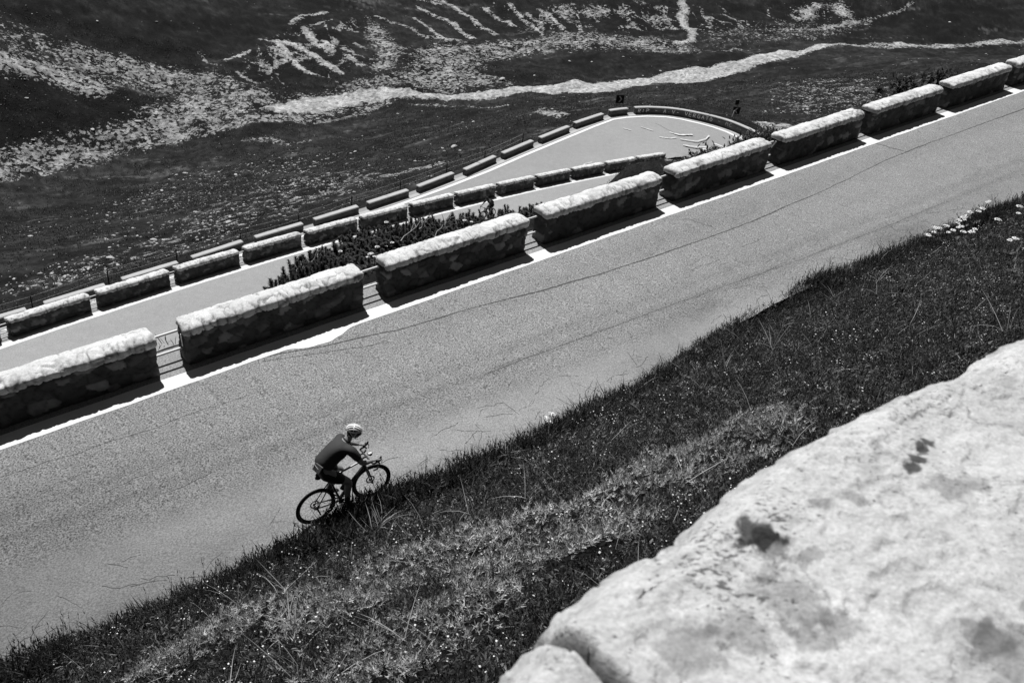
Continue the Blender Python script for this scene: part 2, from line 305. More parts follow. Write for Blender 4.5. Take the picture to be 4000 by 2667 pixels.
class MB:
    "collects simple solids into one mesh"
    def __init__(s): s.V = []; s.F = []; s.n = 0
    def add(s, V, F): s.V.append(np.asarray(V, float)); s.F += [tuple(int(i) + s.n for i in f) for f in F]; s.n += len(V); return s
    def box(s, c, d, M=None, bev=0):
        c = np.array(c, float); d = np.array(d, float) / 2
        V = np.array([[x, y, z] for x in (-1, 1) for y in (-1, 1) for z in (-1, 1)]) * d
        if M is not None: V = V @ np.array(M).T
        return s.add(V + c, [(0, 1, 3, 2), (4, 6, 7, 5), (0, 4, 5, 1), (2, 3, 7, 6), (0, 2, 6, 4), (1, 5, 7, 3)])
    def tube(s, pts, r, seg=8, caps=True):
        pts = np.array(pts, float); r = np.ones(len(pts)) * np.asarray(r, float); t = np.gradient(pts, axis=0); t /= np.linalg.norm(t, axis=1, keepdims=True) + 1e-12
        ref = np.array([0, 0, 1.0]) if abs(t[0][2]) < .9 else np.array([1.0, 0, 0]); V = []
        for p, q, rad in zip(pts, t, r):
            u = np.cross(q, ref); u /= np.linalg.norm(u) + 1e-9; w = np.cross(q, u); ref = -np.cross(u, q) if False else ref
            for k in range(seg): a = 2 * math.pi * k / seg; V.append(p + rad * (u * math.cos(a) + w * math.sin(a)))
        F = [(i * seg + k, i * seg + (k + 1) % seg, (i + 1) * seg + (k + 1) % seg, (i + 1) * seg + k) for i in range(len(pts) - 1) for k in range(seg)]
        if caps: F += [tuple(range(seg))[::-1], tuple((len(pts) - 1) * seg + k for k in range(seg))]
        return s.add(V, F)
    def ring(s, c, R_, r, axis=(0, 1, 0), seg=40, sub=8, sq=1.0):
        ax = np.array(axis, float); ax /= np.linalg.norm(ax); u = np.cross(ax, [0, 0, 1.0]); u /= np.linalg.norm(u); w = np.cross(ax, u); c = np.array(c, float); V = []
        for i in range(seg):
            a = 2 * math.pi * i / seg; dr = u * math.cos(a) + w * math.sin(a)
            for k in range(sub): b = 2 * math.pi * k / sub; V.append(c + dr * (R_ + r * sq * math.cos(b)) + ax * r * math.sin(b))
        F = [(i * sub + k, ((i + 1) % seg) * sub + k, ((i + 1) % seg) * sub + (k + 1) % sub, i * sub + (k + 1) % sub) for i in range(seg) for k in range(sub)]
        return s.add(V, F)
    def ell(s, c, r, nu=16, nv=10, M=None, fn=None):
        V = []; c = np.array(c, float)
        for j in range(nv + 1):
            th = math.pi * j / nv
            for i in range(nu): ph = 2 * math.pi * i / nu; V.append([math.sin(th) * math.cos(ph), math.sin(th) * math.sin(ph), math.cos(th)])
        V = np.array(V) * np.array(r)
        if fn: V = fn(V)
        if M is not None: V = V @ np.array(M).T
        return s.add(V + c, [(j * nu + i, (j + 1) * nu + i, (j + 1) * nu + (i + 1) % nu, j * nu + (i + 1) % nu) for j in range(nv) for i in range(nu)])
    def mesh(s, name, smooth=True):
        me = bpy.data.meshes.new(name); me.from_pydata([tuple(v) for v in np.concatenate(s.V)], [], s.F); me.validate()
        bm = bmesh.new(); bm.from_mesh(me); bmesh.ops.remove_doubles(bm, verts=bm.verts, dist=1e-6); bmesh.ops.recalc_face_normals(bm, faces=bm.faces)
        if smooth:
            for f in bm.faces: f.smooth = True
            for e in bm.edges:
                if len(e.link_faces) == 2 and e.calc_face_angle(0) > .7: e.smooth = False
        bm.to_mesh(me); bm.free(); return me

# ---------------------------------------------------------------- materials
M_GROUNDBITS = None
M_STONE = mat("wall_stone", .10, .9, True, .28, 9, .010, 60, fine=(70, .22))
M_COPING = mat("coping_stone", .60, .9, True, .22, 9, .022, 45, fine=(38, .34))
M_CONC = mat("smooth_concrete", .37, .85, True, .12, 3, .003, 60, fine=(30, .08))
M_CONCDK = mat("weathered_concrete", .22, .9, True, .25, 3, .003, 60)
M_STEEL = mat("galvanised_pipe", .62, .45, False, .1, 30, metal=.0, spec=.6)
M_LINE = mat("road_paint", .60, .7, True, .14, 6, fine=(60, .15))
M_CRACK = mat("crack_filler", .06, .9, False, .3, 8)
M_PAINTD = mat("chalky_paint", .30, .9, False, .25, 8)
M_GRAF = mat("grey_spray_paint", .95, .9, False, .2, 8)
M_REFL = mat("reflector_white", .9, .3, False, .02, 5)
# ---------------------------------------------------------------- road edges
def C_edges():
    out = np.array(C_OUT, float); n_ = len(out); inn = np.zeros_like(out); ns = len(C_SEG) + 1
    t = np.gradient(out, axis=0); t /= np.linalg.norm(t, axis=1, keepdims=True); right = np.stack([t[:, 1], -t[:, 0]], 1)
    inn[:ns] = out[:ns] + right[:ns] * 6.6
    for k, sb, w_ in ((ns - 4, 43, .5), (ns - 3, 47.5, 1), (ns - 2, 51.5, 1), (ns - 1, 55, 1)): inn[k] = inn[k] * (1 - w_) + B(float(sb), .75)[:2] * w_
    tip = B(57.0, .1)[:2]
    for i in range(ns, n_):
        f = (i - ns + 1) / (n_ - ns); inn[i] = inn[ns - 1] * (1 - min(1, f * 2.2)) + tip * min(1, f * 2.2)
    out[1:-4] += right[1:-4] * .02
    return out, inn
C_O, C_I = C_edges()
_zb = float(B(57.0, -2.8)[2]); _zc = float(zC(*((C_O[-1] + C_I[-1]) / 2)))
def zRC(x, y, f):  # road C height; f = how far into the last part of the bend
    return zC(x, y) + (_zb - _zc) * f
def resample(P, k):
    P = np.asarray(P, float); i = np.arange(len(P)); j = np.linspace(0, len(P) - 1, (len(P) - 1) * k + 1)
    m = (P[1:-1] * 2 + P[:-2] + P[2:]) / 4
    return np.stack([np.interp(j, i, P[:, c]) for c in range(P.shape[1])], 1)

_sB = np.linspace(-40, 57, 300); _cB = B(_sB, -2.8)
_co = resample(C_O, 6); _ci = resample(C_I, 6); _cf = np.clip((np.linspace(0, 1, len(_co)) - .62) / .38, 0, 1)
def terrain(x, y, base=None):
    x = np.asarray(x, float); y = np.asarray(y, float); z = rbf(x, y) if base is None else base.copy()
    r = np.hypot(x, y); P = np.stack([x, y], -1)
    far = sstep(60, 130, r)
    z = z + fbm(P * .9, 3, 3) * .12 * (1 - far) * sstep(3, 6, r) + far * (fbm(P * .07, 5, 5, .55) * 1.5 + fbm(P * .35, 8, 4, .6) * .55)
    # upper road
    q = P - P0[:2]; s = (q @ DV[:2]) / (DV[:2] @ DV[:2]); lat = -(q @ NV[:2]); zr = P0[2] - H_A + DV[2] * s
    el = edge_lat(s); w = sstep(-1.6, -.7, lat) * (1 - sstep(el, el + .55, lat)); z = z * (1 - w) + (zr - .07) * w
    k = (r > 25) & (r < 140)
    if k.any():
        xs, ys, zz = x[k], y[k], z[k]
        for c, zc_, hw, hi in ((_cB[:, :2], _cB[:, 2], np.full(len(_cB), 3.3), .8), ((_co + _ci) / 2, None, np.linalg.norm(_co - _ci, axis=1) / 2 + .7, 1.0)):
            for i0 in range(0, len(xs), 20000):
                sl = slice(i0, i0 + 20000); dd = np.hypot(xs[sl, None] - c[None, :, 0], ys[sl, None] - c[None, :, 1]); j = np.argmin(dd - hw[None] * .999, axis=1); di = dd[np.arange(len(j)), j]
                w = 1 - sstep(hw[j], hw[j] + hi, di); zt = zc_[j] if zc_ is not None else zRC(xs[sl], ys[sl], _cf[j]); zz[sl] = zz[sl] * (1 - w) + (zt - .14) * w
        z[k] = zz
    return z
def poly_mask(x, y, pts, soft):
    pts = np.array(pts, float); inside = np.zeros(x.shape, bool); dmin = np.full(x.shape, 1e9)
    for a, b in zip(pts, np.roll(pts, -1, 0)):
        c = ((a[1] > y) != (b[1] > y)) & (x < (b[0] - a[0]) * (y - a[1]) / (b[1] - a[1] + 1e-12) + a[0]); inside ^= c
        e = b - a; t = np.clip(((x - a[0]) * e[0] + (y - a[1]) * e[1]) / (e @ e + 1e-9), 0, 1); dmin = np.minimum(dmin, np.hypot(x - a[0] - t * e[0], y - a[1] - t * e[1]))
    return sstep(-soft, soft, np.where(inside, dmin, -dmin))
def line_mask(x, y, pts, hw):
    pts = np.array(pts, float); dmin = np.full(x.shape, 1e9)
    for a, b in zip(pts[:-1], pts[1:]):
        e = b - a; t = np.clip(((x - a[0]) * e[0] + (y - a[1]) * e[1]) / (e @ e + 1e-9), 0, 1); dmin = np.minimum(dmin, np.hypot(x - a[0] - t * e[0], y - a[1] - t * e[1]))
    return 1 - sstep(hw * .35, hw * 1.5, dmin)
def gravel(x, y):
    w = fbm(np.stack([x, y], -1) * .25, 31, 4); x = x + w * 1.1; y = y + fbm(np.stack([x, y], -1) * .25, 41, 4) * 1.1
    g = np.zeros(x.shape)
    for d_, so_, P in POLY_G: g = np.maximum(g, d_ * poly_mask(x, y, P, so_))
    for d_, hw, P in LINE_G: g = np.maximum(g, d_ * line_mask(x, y, P, hw))
    return g
def dark(x, y):
    g = np.ones(x.shape)
    for d_, so_, P in POLY_D: g = np.minimum(g, 1 - d_ * poly_mask(x, y, P, so_))
    return g

# ---------------------------------------------------------------- the ground, one sheet
def build_ground():
    th = np.radians(np.concatenate([np.linspace(-180, -48, 70)[:-1], np.linspace(-48, 46, 1150), np.linspace(46, 180, 70)[1:]]))
    rr = np.concatenate([np.geomspace(.5, 25, 330)[:-1], np.geomspace(25, 70, 260)[:-1], np.geomspace(70, 260, 330)[:-1], np.geomspace(260, 900, 50)])
    def upsample(step_t, step_r):
        a = np.unique(np.r_[np.arange(0, len(th), step_t), len(th) - 1]); b = np.unique(np.r_[np.arange(0, len(rr), step_r), len(rr) - 1])
        z0 = rbf(rr[b][None] * np.sin(th[a][:, None]), rr[b][None] * np.cos(th[a][:, None]))
        z1 = np.stack([np.interp(th, th[a], z0[:, j]) for j in range(len(b))], 1)
        return np.stack([np.interp(rr, rr[b], z1[i]) for i in range(len(th))], 0)
    base = upsample(5, 5); X = rr[None] * np.sin(th[:, None]); Y = rr[None] * np.cos(th[:, None])
    Z = terrain(X, Y, base); far = rr[None] + 0 * X > 60; g = np.zeros(X.shape); dk = np.ones(X.shape)
    xf, yf = X[far], Y[far]; g[far] = gravel(xf, yf); dk[far] = dark(xf, yf); Pf = np.stack([xf, yf], -1)
    cax, cay = math.cos(.35), math.sin(.35); Pc = np.stack([(xf * cax + yf * cay) * .22, (-xf * cay + yf * cax) * 1.1], -1)      # stretched along the contour
    n1, n2, n3, n4 = fbm(Pf * .10, 61, 4), fbm(Pf * .55, 62, 4, .65), fbm(Pf * 2.1, 63, 3, .7), fbm(Pc * .8, 64, 4, .6)
    al = .0155 * dk[far] ** 1.5 * np.exp(.7 * n1 + 1.1 * n2 + 1.0 * n3 + .7 * n4)
    straw = sstep(.34, .62, fbm(Pc * .5 + 7, 65, 4, .6) + .25 * n3) * (dk[far] > .7); al = al + .045 * straw * (1 + n3)
    gf = g[far]; rk = vnoise(np.c_[Pf * 1.6, Pf[:, :1] * 0], 66); mk = np.clip((gf - .50 + .50 * n2 + .42 * n3 + .20 * n4 + .10 * (rk - .5)) * 7 * (.6 + gf), 0, 1) * sstep(.10, .2, gf)
    ag = (.15 + .14 * rk + .10 * sstep(.5, .95, gf)) * (1 + .35 * n2); solid = sstep(.8, .95, gf); dens = gf - .5 + .34 * n2 + .14 * n3 + .22 * n4; dens = np.where(gf > .12, dens, -1 + 5 * gf) + .5 * solid
    # bare gullies branching down the far slope
    wx = fbm(Pf * .16, 67, 3) * 5; rdg = 1 - np.abs(fbm(np.stack([(xf * .93 + yf * .36 + wx) * .22, (yf * .93 - xf * .36) * .055], -1), 68, 4, .6)) * 2.4
    zone = np.maximum(poly_mask(xf, yf, POLY_D[2][2], 6), .8 * poly_mask(xf, yf, POLY_D[3][2], 8)); gl_ = np.clip((rdg - .86 + .22 * n2 + .12 * n3) * 4, -1, .5) * zone - (1 - zone); dens = np.maximum(dens, gl_)
    alb = np.full(X.shape, .016); alb[far] = al; dn_ = np.full(X.shape, -1.0); dn_[far] = np.clip(dens, -1, 1); rk_ = np.zeros(X.shape); rk_[far] = ag; nb = ~far; Pn = np.stack([X[nb], Y[nb]], -1); alb[nb] = .014 * np.exp(.8 * fbm(Pn * .8, 71, 4))
    Z[far] += .12 * np.clip(dens * 3, 0, 1) - .5 * np.clip(gl_ * 2, 0, 1) * zone
    V = np.stack([X, Y, Z], -1).reshape(-1, 3); F = grid_faces(len(th), len(rr))[:, ::-1]
    me = mesh_np("ground", V, F, smooth=True, attrs={"alb": np.clip(alb, .006, .42), "dens": dn_, "rock": np.clip(rk_, .08, .5)})
    m = bpy.data.materials.new("mountain_meadow"); nt, N, L, b = nodes(m); co = coords(nt)
    n3 = noise_n(nt, 7, 5, .75, co); gb = math_n(nt, 'MULTIPLY_ADD', n3, 2.4); gb.node.inputs[2].default_value = -.2; gb = math_n(nt, 'MAXIMUM', gb, .2)
    hf = noise_n(nt, 1.5, 7, .78, co); vo = N.new("ShaderNodeTexVoronoi"); vo.inputs["Scale"].default_value = 2.4; L.new(co, vo.inputs["Vector"]); sc_ = N.new("ShaderNodeSeparateColor"); L.new(vo.outputs["Color"], sc_.inputs[0])
    x = math_n(nt, 'MULTIPLY_ADD', hf, 2.6); x.node.inputs[2].default_value = -1.3; x2 = math_n(nt, 'MULTIPLY_ADD', sc_.outputs[0], .7); x2.node.inputs[2].default_value = -.35
    msk = math_n(nt, 'MULTIPLY', math_n(nt, 'ADD', math_n(nt, 'ADD', x, x2), attr_n(nt, "dens")), 14.0, True)
    rv = math_n(nt, 'MULTIPLY_ADD', sc_.outputs[1], .8); rv.node.inputs[2].default_value = .6; rc = math_n(nt, 'MULTIPLY', math_n(nt, 'MULTIPLY', attr_n(nt, "rock"), rv), math_n(nt, 'MINIMUM', gb, 1.25))
    mx = N.new("ShaderNodeMix"); mx.data_type = 'FLOAT'; L.new(msk, mx.inputs[0]); L.new(math_n(nt, 'MULTIPLY', attr_n(nt, "alb"), gb), mx.inputs[2]); L.new(rc, mx.inputs[3]); L.new(mx.outputs[0], b.inputs["Base Color"]); b.inputs["Roughness"].default_value = .95; b.inputs["Specular IOR Level"].default_value = .1
    bn = N.new("ShaderNodeBump"); bn.inputs["Distance"].default_value = .22; bn.inputs["Strength"].default_value = .9; L.new(noise_n(nt, 2.6, 8, .75, co), bn.inputs["Height"]); L.new(bn.outputs[0], b.inputs["Normal"])
    link("ground", me, m, kind="structure")
build_ground()

# ---------------------------------------------------------------- asphalt
def asphalt_mat(name, base, fa, fs):
    m = bpy.data.materials.new(name); nt, N, L, b = nodes(m); co = coords(nt)
    f1 = noise_n(nt, fs, 2, .6, co); f2 = noise_n(nt, 2.2, 4, .6, co); gr = attr_n(nt, "grain")
    v = math_n(nt, 'MULTIPLY', math_n(nt, 'SUBTRACT', f1, .5), math_n(nt, 'MULTIPLY', gr, fa)); v = math_n(nt, 'ADD', v, 1.0)
    v2 = math_n(nt, 'MULTIPLY_ADD', f2, .30); v2.node.inputs[2].default_value = .85
    v = math_n(nt, 'MULTIPLY', math_n(nt, 'MULTIPLY', v, v2), math_n(nt, 'MULTIPLY', attr_n(nt, "tone"), base)); v = math_n(nt, 'MAXIMUM', v, .02)
    L.new(v, b.inputs["Base Color"]); b.inputs["Roughness"].default_value = .92; b.inputs["Specular IOR Level"].default_value = .2
    bn = N.new("ShaderNodeBump"); bn.inputs["Distance"].default_value = .006; bn.inputs["Strength"].default_value = .7; L.new(f1, bn.inputs["Height"]); L.new(bn.outputs[0], b.inputs["Normal"])
    return m
def ribbon(P, w, up=.006, seed=0, jag=0.0):
    "flat ribbon through 3D points; w may vary per point"
    P = np.array(P, float); w = np.ones(len(P)) * w; t = np.gradient(P, axis=0); t /= np.linalg.norm(t, axis=1, keepdims=True) + 1e-9
    n_ = np.cross(t, [0, 0, 1.0]); n_ /= np.linalg.norm(n_, axis=1, keepdims=True) + 1e-9
    V = np.stack([P - n_ * w[:, None] / 2, P + n_ * w[:, None] / 2], 1).reshape(-1, 3) + [0, 0, up]
    return V, grid_faces(len(P), 2)
def join_parts(parts):
    V = []; F = []; o = 0
    for v, f in parts: V.append(v); F.append(np.asarray(f) + o); o += len(v)
    return np.concatenate(V), np.concatenate(F)
CR1 = [(-3, -.2), (1, .2), (5.6, .42), (7.63, 1.12), (9.22, 1.26), (10.21, 1.34), (12.46, 1.74), (15.06, 1.89), (18.08, 1.98), (21.89, 1.82), (25.56, 1.45), (33.32, 1.48), (45, 1.6)]
CR2 = [(-8, 2.3), (0, 2.7), (6.58, 3.24), (9.38, 3.45), (13.37, 3.64), (17.43, 3.93), (21.77, 4.11), (28.18, 4.21), (40, 4.2)]
def build_roads():
    s = np.arange(-30, 78, .14); la = np.concatenate([np.arange(-.75, 5.2, .14), [5.35, 5.55, 5.7]]); S, Lt = np.meshgrid(s, la, indexing='ij')
    edge = edge_lat(s) + .22 + .14 * fbm(np.stack([s * .6, s * 0], -1), 71, 4); Lt = np.minimum(Lt, edge[:, None] + (Lt - 5.2) * .02)
    P = A(S, Lt); c1 = np.interp(S, *np.array(CR1).T); c2 = np.interp(S, *np.array(CR2).T); Q = np.stack([S, Lt * 2.5], -1)
    tone = 1 + .10 * fbm(Q * .22, 81, 4) + .05 * fbm(Q * 1.5, 82, 3)
    tone *= 1 - .20 * np.exp(-((Lt - c2) / .10) ** 2) - .13 * np.exp(-((Lt - c2 + .5 - .1 * fbm(Q * .3, 84, 2)) / .14) ** 2) - .08 * np.exp(-((Lt - c2 - .35) / .5) ** 2) * sstep(-.2, .5, fbm(Q * .25, 83, 3))
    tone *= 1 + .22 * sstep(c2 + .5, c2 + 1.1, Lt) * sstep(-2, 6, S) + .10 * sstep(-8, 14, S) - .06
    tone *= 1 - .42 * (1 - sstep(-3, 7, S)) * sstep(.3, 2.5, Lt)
    tone *= 1 - .30 * sstep(.10, .6, fbm(np.stack([S * .28, Lt * .5], -1) + 9, 85, 4)) * sstep(c2 - .2, c2 + .5, Lt); tone *= 1 - .10 * np.exp(-((Lt - 1.1 - .35) / .45) ** 2) * sstep(6, 12, S); tone *= np.where(Lt < .16, 1.18, 1.0)
    grain = 1.0 - .55 * sstep(c2 + .3, c2 + 1.0, Lt) - .25 * sstep(8, 25, S); grain = np.where(Lt < .16, .5, grain)
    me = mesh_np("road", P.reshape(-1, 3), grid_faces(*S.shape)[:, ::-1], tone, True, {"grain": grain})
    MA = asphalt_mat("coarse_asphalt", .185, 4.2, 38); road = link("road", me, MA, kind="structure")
    # cracks: long joint, transverse, and alligator cracking at the uphill edge
    parts = []; rg = np.random.default_rng(3)
    def crack(S_, L_, w, amp, step=.06):
        n_ = max(int(abs(S_[-1] - S_[0]) / step), 6); u = np.linspace(0, 1, n_); k = np.linspace(0, 1, len(S_)); s_ = np.interp(u, k, S_); l_ = np.interp(u, k, L_)
        q = np.stack([s_ * 1.3, u * 0 + rg.random() * 99], -1); l_ = l_ + amp * fbm(q, 5, 5, .7); ww = w * (.35 + .9 * rg.random(n_)) * (.6 + .8 * np.clip(fbm(q * .6, 9, 2) + .5, 0, 1))
        parts.append(ribbon(A(s_, l_), ww, .004))
    cs, cl = np.array(CR1).T; dn = np.linspace(5.2, 45, 25); crack(dn, np.interp(dn, cs, cl), .036, .045, .035)
    dn = np.linspace(5.6, 8.0, 6); crack(dn, np.interp(dn, cs, cl) + .25, .014, .06, .03)
    dn = np.linspace(-4, 5.4, 8); crack(dn, np.interp(dn, cs, cl) + 1.1, .009, .12, .03)
    cs, cl = np.array(CR2).T; dn = np.linspace(9, 24, 30); crack(dn, np.interp(dn, cs, cl), .010, .06, .03)
    for s0, l0, l1, w in ((26.0, .5, 1.5, .03), (17.2, .9, 1.7, .014)):
        u = np.linspace(0, 1, 22); parts.append(ribbon(A(s0 + .25 * u + .06 * fbm(np.stack([u * 6, u * 0], -1), int(s0 * 7), 3), l0 + (l1 - l0) * u), w, .004))
    for i in range(240):
        s0 = rg.choice([rg.uniform(-5, 4), rg.uniform(5, 12), rg.uniform(14, 30), rg.uniform(20, 30)]); l0 = float(edge_lat(s0)) + .2 - min(abs(rg.normal(0, .7)), 2.0); ln = rg.uniform(.2, .6)
        a = rg.normal(0, .8); u = np.linspace(0, 1, 10); crack(list(s0 + u * ln * math.cos(a)), list(l0 + u * ln * math.sin(a)), rg.uniform(.004, .010), .22, .03)
    for i in range(14):
        s0 = rg.uniform(-4, 20); l0 = rg.uniform(1.6, 4.0); u = np.linspace(0, 1, 10); crack(list(s0 + u * rg.uniform(.3, 1.3)), list(l0 - u * rg.uniform(-.05, .15)), rg.uniform(.004, .009), .14, .05)
    V, F = join_parts(parts); link("cracks", mesh_np("cracks", V, F), M_CRACK, road, kind=None)
    # white edge line against the wall
    s = np.arange(-30, 78, .07); q = np.stack([s, s * 0], -1); hi_ = .56 + .018 * fbm(q * 2, 91, 4) + .20 * np.exp(-((s - 6.9) / .55) ** 4) * (1 + .25 * fbm(q * 4, 94, 3)) - .03 * sstep(22, 34, s); lo_ = .17 + .015 * fbm(q * 2.1, 92, 3)
    V = np.stack([A(s, lo_, .005), A(s, hi_, .005)], 1).reshape(-1, 3); to = np.repeat(1 + .06 * fbm(q * .9, 93, 3), 2)
    link("edge_line", mesh_np("edge_line", V, grid_faces(len(s), 2)[:, ::-1], to), M_LINE, road)
    # middle road
    MB_ = asphalt_mat("fine_asphalt", .25, .9, 20)
    s = np.arange(-40, 57.01, .5); la = np.linspace(-5.75, .75, 14); S, Lt = np.meshgrid(s, la, indexing='ij'); P = B(S, Lt, 0)
    Q = np.stack([S, Lt * 3], -1); tone = 1 + .08 * fbm(Q * .15, 101, 4); r2 = link("road", mesh_np("road", P.reshape(-1, 3), grid_faces(*S.shape), tone, True, {"grain": tone * 0 + 1}), MB_, kind="structure")
    s = np.arange(-40, 50, .25); q = np.stack([s, s * 0], -1)
    V = np.stack([B(s, -.20, .012), B(s, -.60 + .02 * fbm(q, 6, 3), .006)], 1).reshape(-1, 3); link("edge_line", mesh_np("edge_line", V, grid_faces(len(s), 2), np.ones(len(V))), M_LINE, r2)
    # lowest road and the bend
    co_, ci_ = _co, _ci; u = np.linspace(0, 1, 13); to_ = co_[:, None] * 1.0; P2 = to_ * (1 - u)[None, :, None] + ci_[:, None] * u[None, :, None]
    dirn = (co_ - ci_) / (np.linalg.norm(co_ - ci_, axis=1, keepdims=True) + 1e-9); P2[:, 0] = co_ + dirn * .55
    Z = zRC(P2[..., 0], P2[..., 1], _cf[:, None]) + .012 * (_cf[:, None] > .3); P3 = np.concatenate([P2, Z[..., None]], -1)
    tone = 1 + .10 * fbm(P2 * .12, 111, 4) + .06 * fbm(P2 * .6, 112, 3)
    r3 = link("road", mesh_np("road", P3.reshape(-1, 3), grid_faces(len(co_), 13)[:, ::-1], tone, True, {"grain": tone * 0 + 1}), MB_, kind="structure")
    k = slice(0, len(co_) - 12)
    a = co_[k] - dirn[k] * .52; b = co_[k] - dirn[k] * .86; f = _cf[k]
    V = np.stack([np.c_[a, zRC(*a.T, f) + .022], np.c_[b, zRC(*b.T, f) + .022]], 1).reshape(-1, 3); link("edge_line", mesh_np("edge_line", V, grid_faces(len(a), 2)[:, ::-1], np.ones(len(V))), M_LINE, r3)
    # concrete strip between the low walls and the line
    a = co_[k] + dirn[k] * .03; b = co_[k] - dirn[k] * .40
    V = np.stack([np.c_[a, zRC(*a.T, f) + .018], np.c_[b, zRC(*b.T, f) + .018]], 1).reshape(-1, 3); link("concrete_strip", mesh_np("concrete_strip", V, grid_faces(len(a), 2)[:, ::-1], np.full(len(V), .95)), M_CONC, r3)
    # cracks and chalky painted scrawl on the bend
    def onC(pts, n_=14, amp=.25, seed=0):
        pts = np.array(pts, float); j = np.linspace(0, len(pts) - 1, n_ * (len(pts) - 1)); q = np.stack([np.interp(j, range(len(pts)), pts[:, c]) for c in (0, 1)], 1); q = q + np.stack([fbm(q * .8, seed, 4), fbm(q * .8, seed + 1, 4)], 1) * amp
        return np.c_[q, zC(*q.T) + .03]
    parts = [ribbon(onC(P, seed=i), w, .012) for i, (P, w) in enumerate((([(-9.5, 60.5), (-4, 65.5), (1.5, 71), (3.5, 73)], .06), ([(-12, 58.5), (-6.5, 64.5)], .03), ([(11.5, 84.5), (13.0, 82.5), (15.0, 82)], .03)))]
    V, F = join_parts(parts); link("cracks", mesh_np("cracks", V, F), M_CRACK, r3)
    sc = [([(12.6, 82.5), (13.6, 82.0), (14.8, 82.2)], .28), ([(13.5, 81.0), (15.0, 80.6), (15.9, 81.4), (16.3, 82.3)], .16), ([(11.6, 81.2), (12.6, 80.9), (13.2, 81.2)], .22), ([(13.6, 79.6), (14.8, 79.3), (15.8, 79.4)], .22), ([(15.2, 79.0), (16.3, 78.6)], .3),
          ([(5.3, 74.6), (4.6, 74.1), (4.7, 73.4), (5.5, 73.3)], .14), ([(10.0, 83.4), (11.2, 82.6)], .14), ([(8.3, 82.8), (9.0, 82.4)], .14), ([(16.6, 80.4), (17.6, 79.6)], .2)]
    parts = [ribbon(onC(P, 8, .12, 30 + i), w * (.6 + .7 * np.random.default_rng(i).random(8 * (len(P) - 1))), .014) for i, (P, w) in enumerate(sc)]
    V, F = join_parts(parts); link("painted_scrawl", mesh_np("painted_scrawl", V, F), mat("worn_white_paint", .5, .9, False, .4, 3), r3)
build_roads()

# ---------------------------------------------------------------- stone walls
def stone_block(Lx, Ty, z0, z1, res, seed, cell, amp, rnd, top=False, grade=None):
    lo, hi = (0, 0, z0), (Lx, Ty, z1); V, F = box_grid(lo, hi, res); V, nr = rounded(V, lo, hi, rnd)
    Pn = V.copy(); off = seed * 7.31
    W_ = np.stack([fbm(Pn * 3 + off, seed, 3), fbm(Pn * 3 + off + 50, seed, 3), fbm(Pn * 3 + off + 90, seed, 3)], -1) * .10
    F1, F2, ID = worley((Pn + W_) / np.array(cell) + off, seed); ed = sstep(0.0, .05 if top else .12, F2 - F1)
    disp = amp * (.45 if top else .8) * (ed - .7) + amp * .8 * (ID - .5) + amp * (1.1 if top else .8) * fbm(Pn * 6 + off, seed + 2, 5, .62)
    if top:
        fr = 1 - sstep(.10, .34, V[:, 1] / Ty * .5 + .08 * fbm(Pn * 2 + off, seed + 11, 2)); G1, G2, GI = worley((Pn + W_ * .6) / np.array([.20, .55, .5]) + off + 3, seed + 12); gd = sstep(0, .18, G2 - G1)
        disp = disp * (1 + .5 * fr) + fr * .020 * (gd - .5) + fr * .026 * (GI - .5) - .016 * (np.abs(fbm(Pn * 3.3 + off, seed + 15, 3)) < .03)
        disp = disp + nr[:, 2] * .05 * np.sin(np.pi * np.clip(V[:, 1] / Ty, 0, 1)) + .012 * fbm(Pn * 2.2 + off, seed + 4, 2)
    nrm = nr + (np.linalg.norm(nr, axis=1, keepdims=True) < .1) * 0
    fl = np.linalg.norm(nr, axis=1) < .5
    c = (V - (np.array(lo) + hi) / 2) / ((np.array(hi) - lo) / 2); ax = np.argmax(np.abs(c), 1); nn = np.zeros_like(V); nn[np.arange(len(V)), ax] = np.sign(c[np.arange(len(V)), ax]); nrm = np.where(fl[:, None], nn, nrm)
    V = V + nrm * disp[:, None]
    if top:
        jn = sstep(-.25, .25, fbm(Pn * 2.5 + off, seed + 8, 3));  tone = (.84 + .26 * ID) * (1 - .55 * jn * (1 - sstep(0.0, .045, F2 - F1))) * (1 - .30 * sstep(.12, .5, fbm(Pn * 6 + off, seed + 6, 4, .7))) * (1 - fr * .6 * (1 - sstep(0, .07, G2 - G1)) * sstep(-.35, .1, fbm(Pn * 4 + off, seed + 16, 2))) * (1 - fr * (.30 * (1 - gd) + .35 * (GI > .72) * sstep(-.3, .3, fbm(Pn * 12 + off, seed + 14, 3))))
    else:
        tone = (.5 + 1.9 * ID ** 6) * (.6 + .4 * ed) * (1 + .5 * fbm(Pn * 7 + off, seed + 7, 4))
    return V, F, np.clip(tone, .1, 2.2)
def wall_thing(pos, Lx, Ty, H, seed, label, group, res=.035, cell=(.27, .30, .17), parts_extra=None, foot=.25):
    """pos(x, y, z) maps wall-local to world; one Empty with masonry and coping"""
    base = pos(np.array([[0.0, 0, 0]]))[0]; w = thing("stone_wall", label, "wall", base, group); ch = .17
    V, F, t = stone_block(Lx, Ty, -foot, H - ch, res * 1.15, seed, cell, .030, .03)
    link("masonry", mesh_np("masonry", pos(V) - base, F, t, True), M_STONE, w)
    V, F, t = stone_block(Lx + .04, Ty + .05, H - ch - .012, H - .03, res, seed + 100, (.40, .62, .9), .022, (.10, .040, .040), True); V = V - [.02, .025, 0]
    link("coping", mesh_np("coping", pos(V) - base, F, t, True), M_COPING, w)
    return w, base
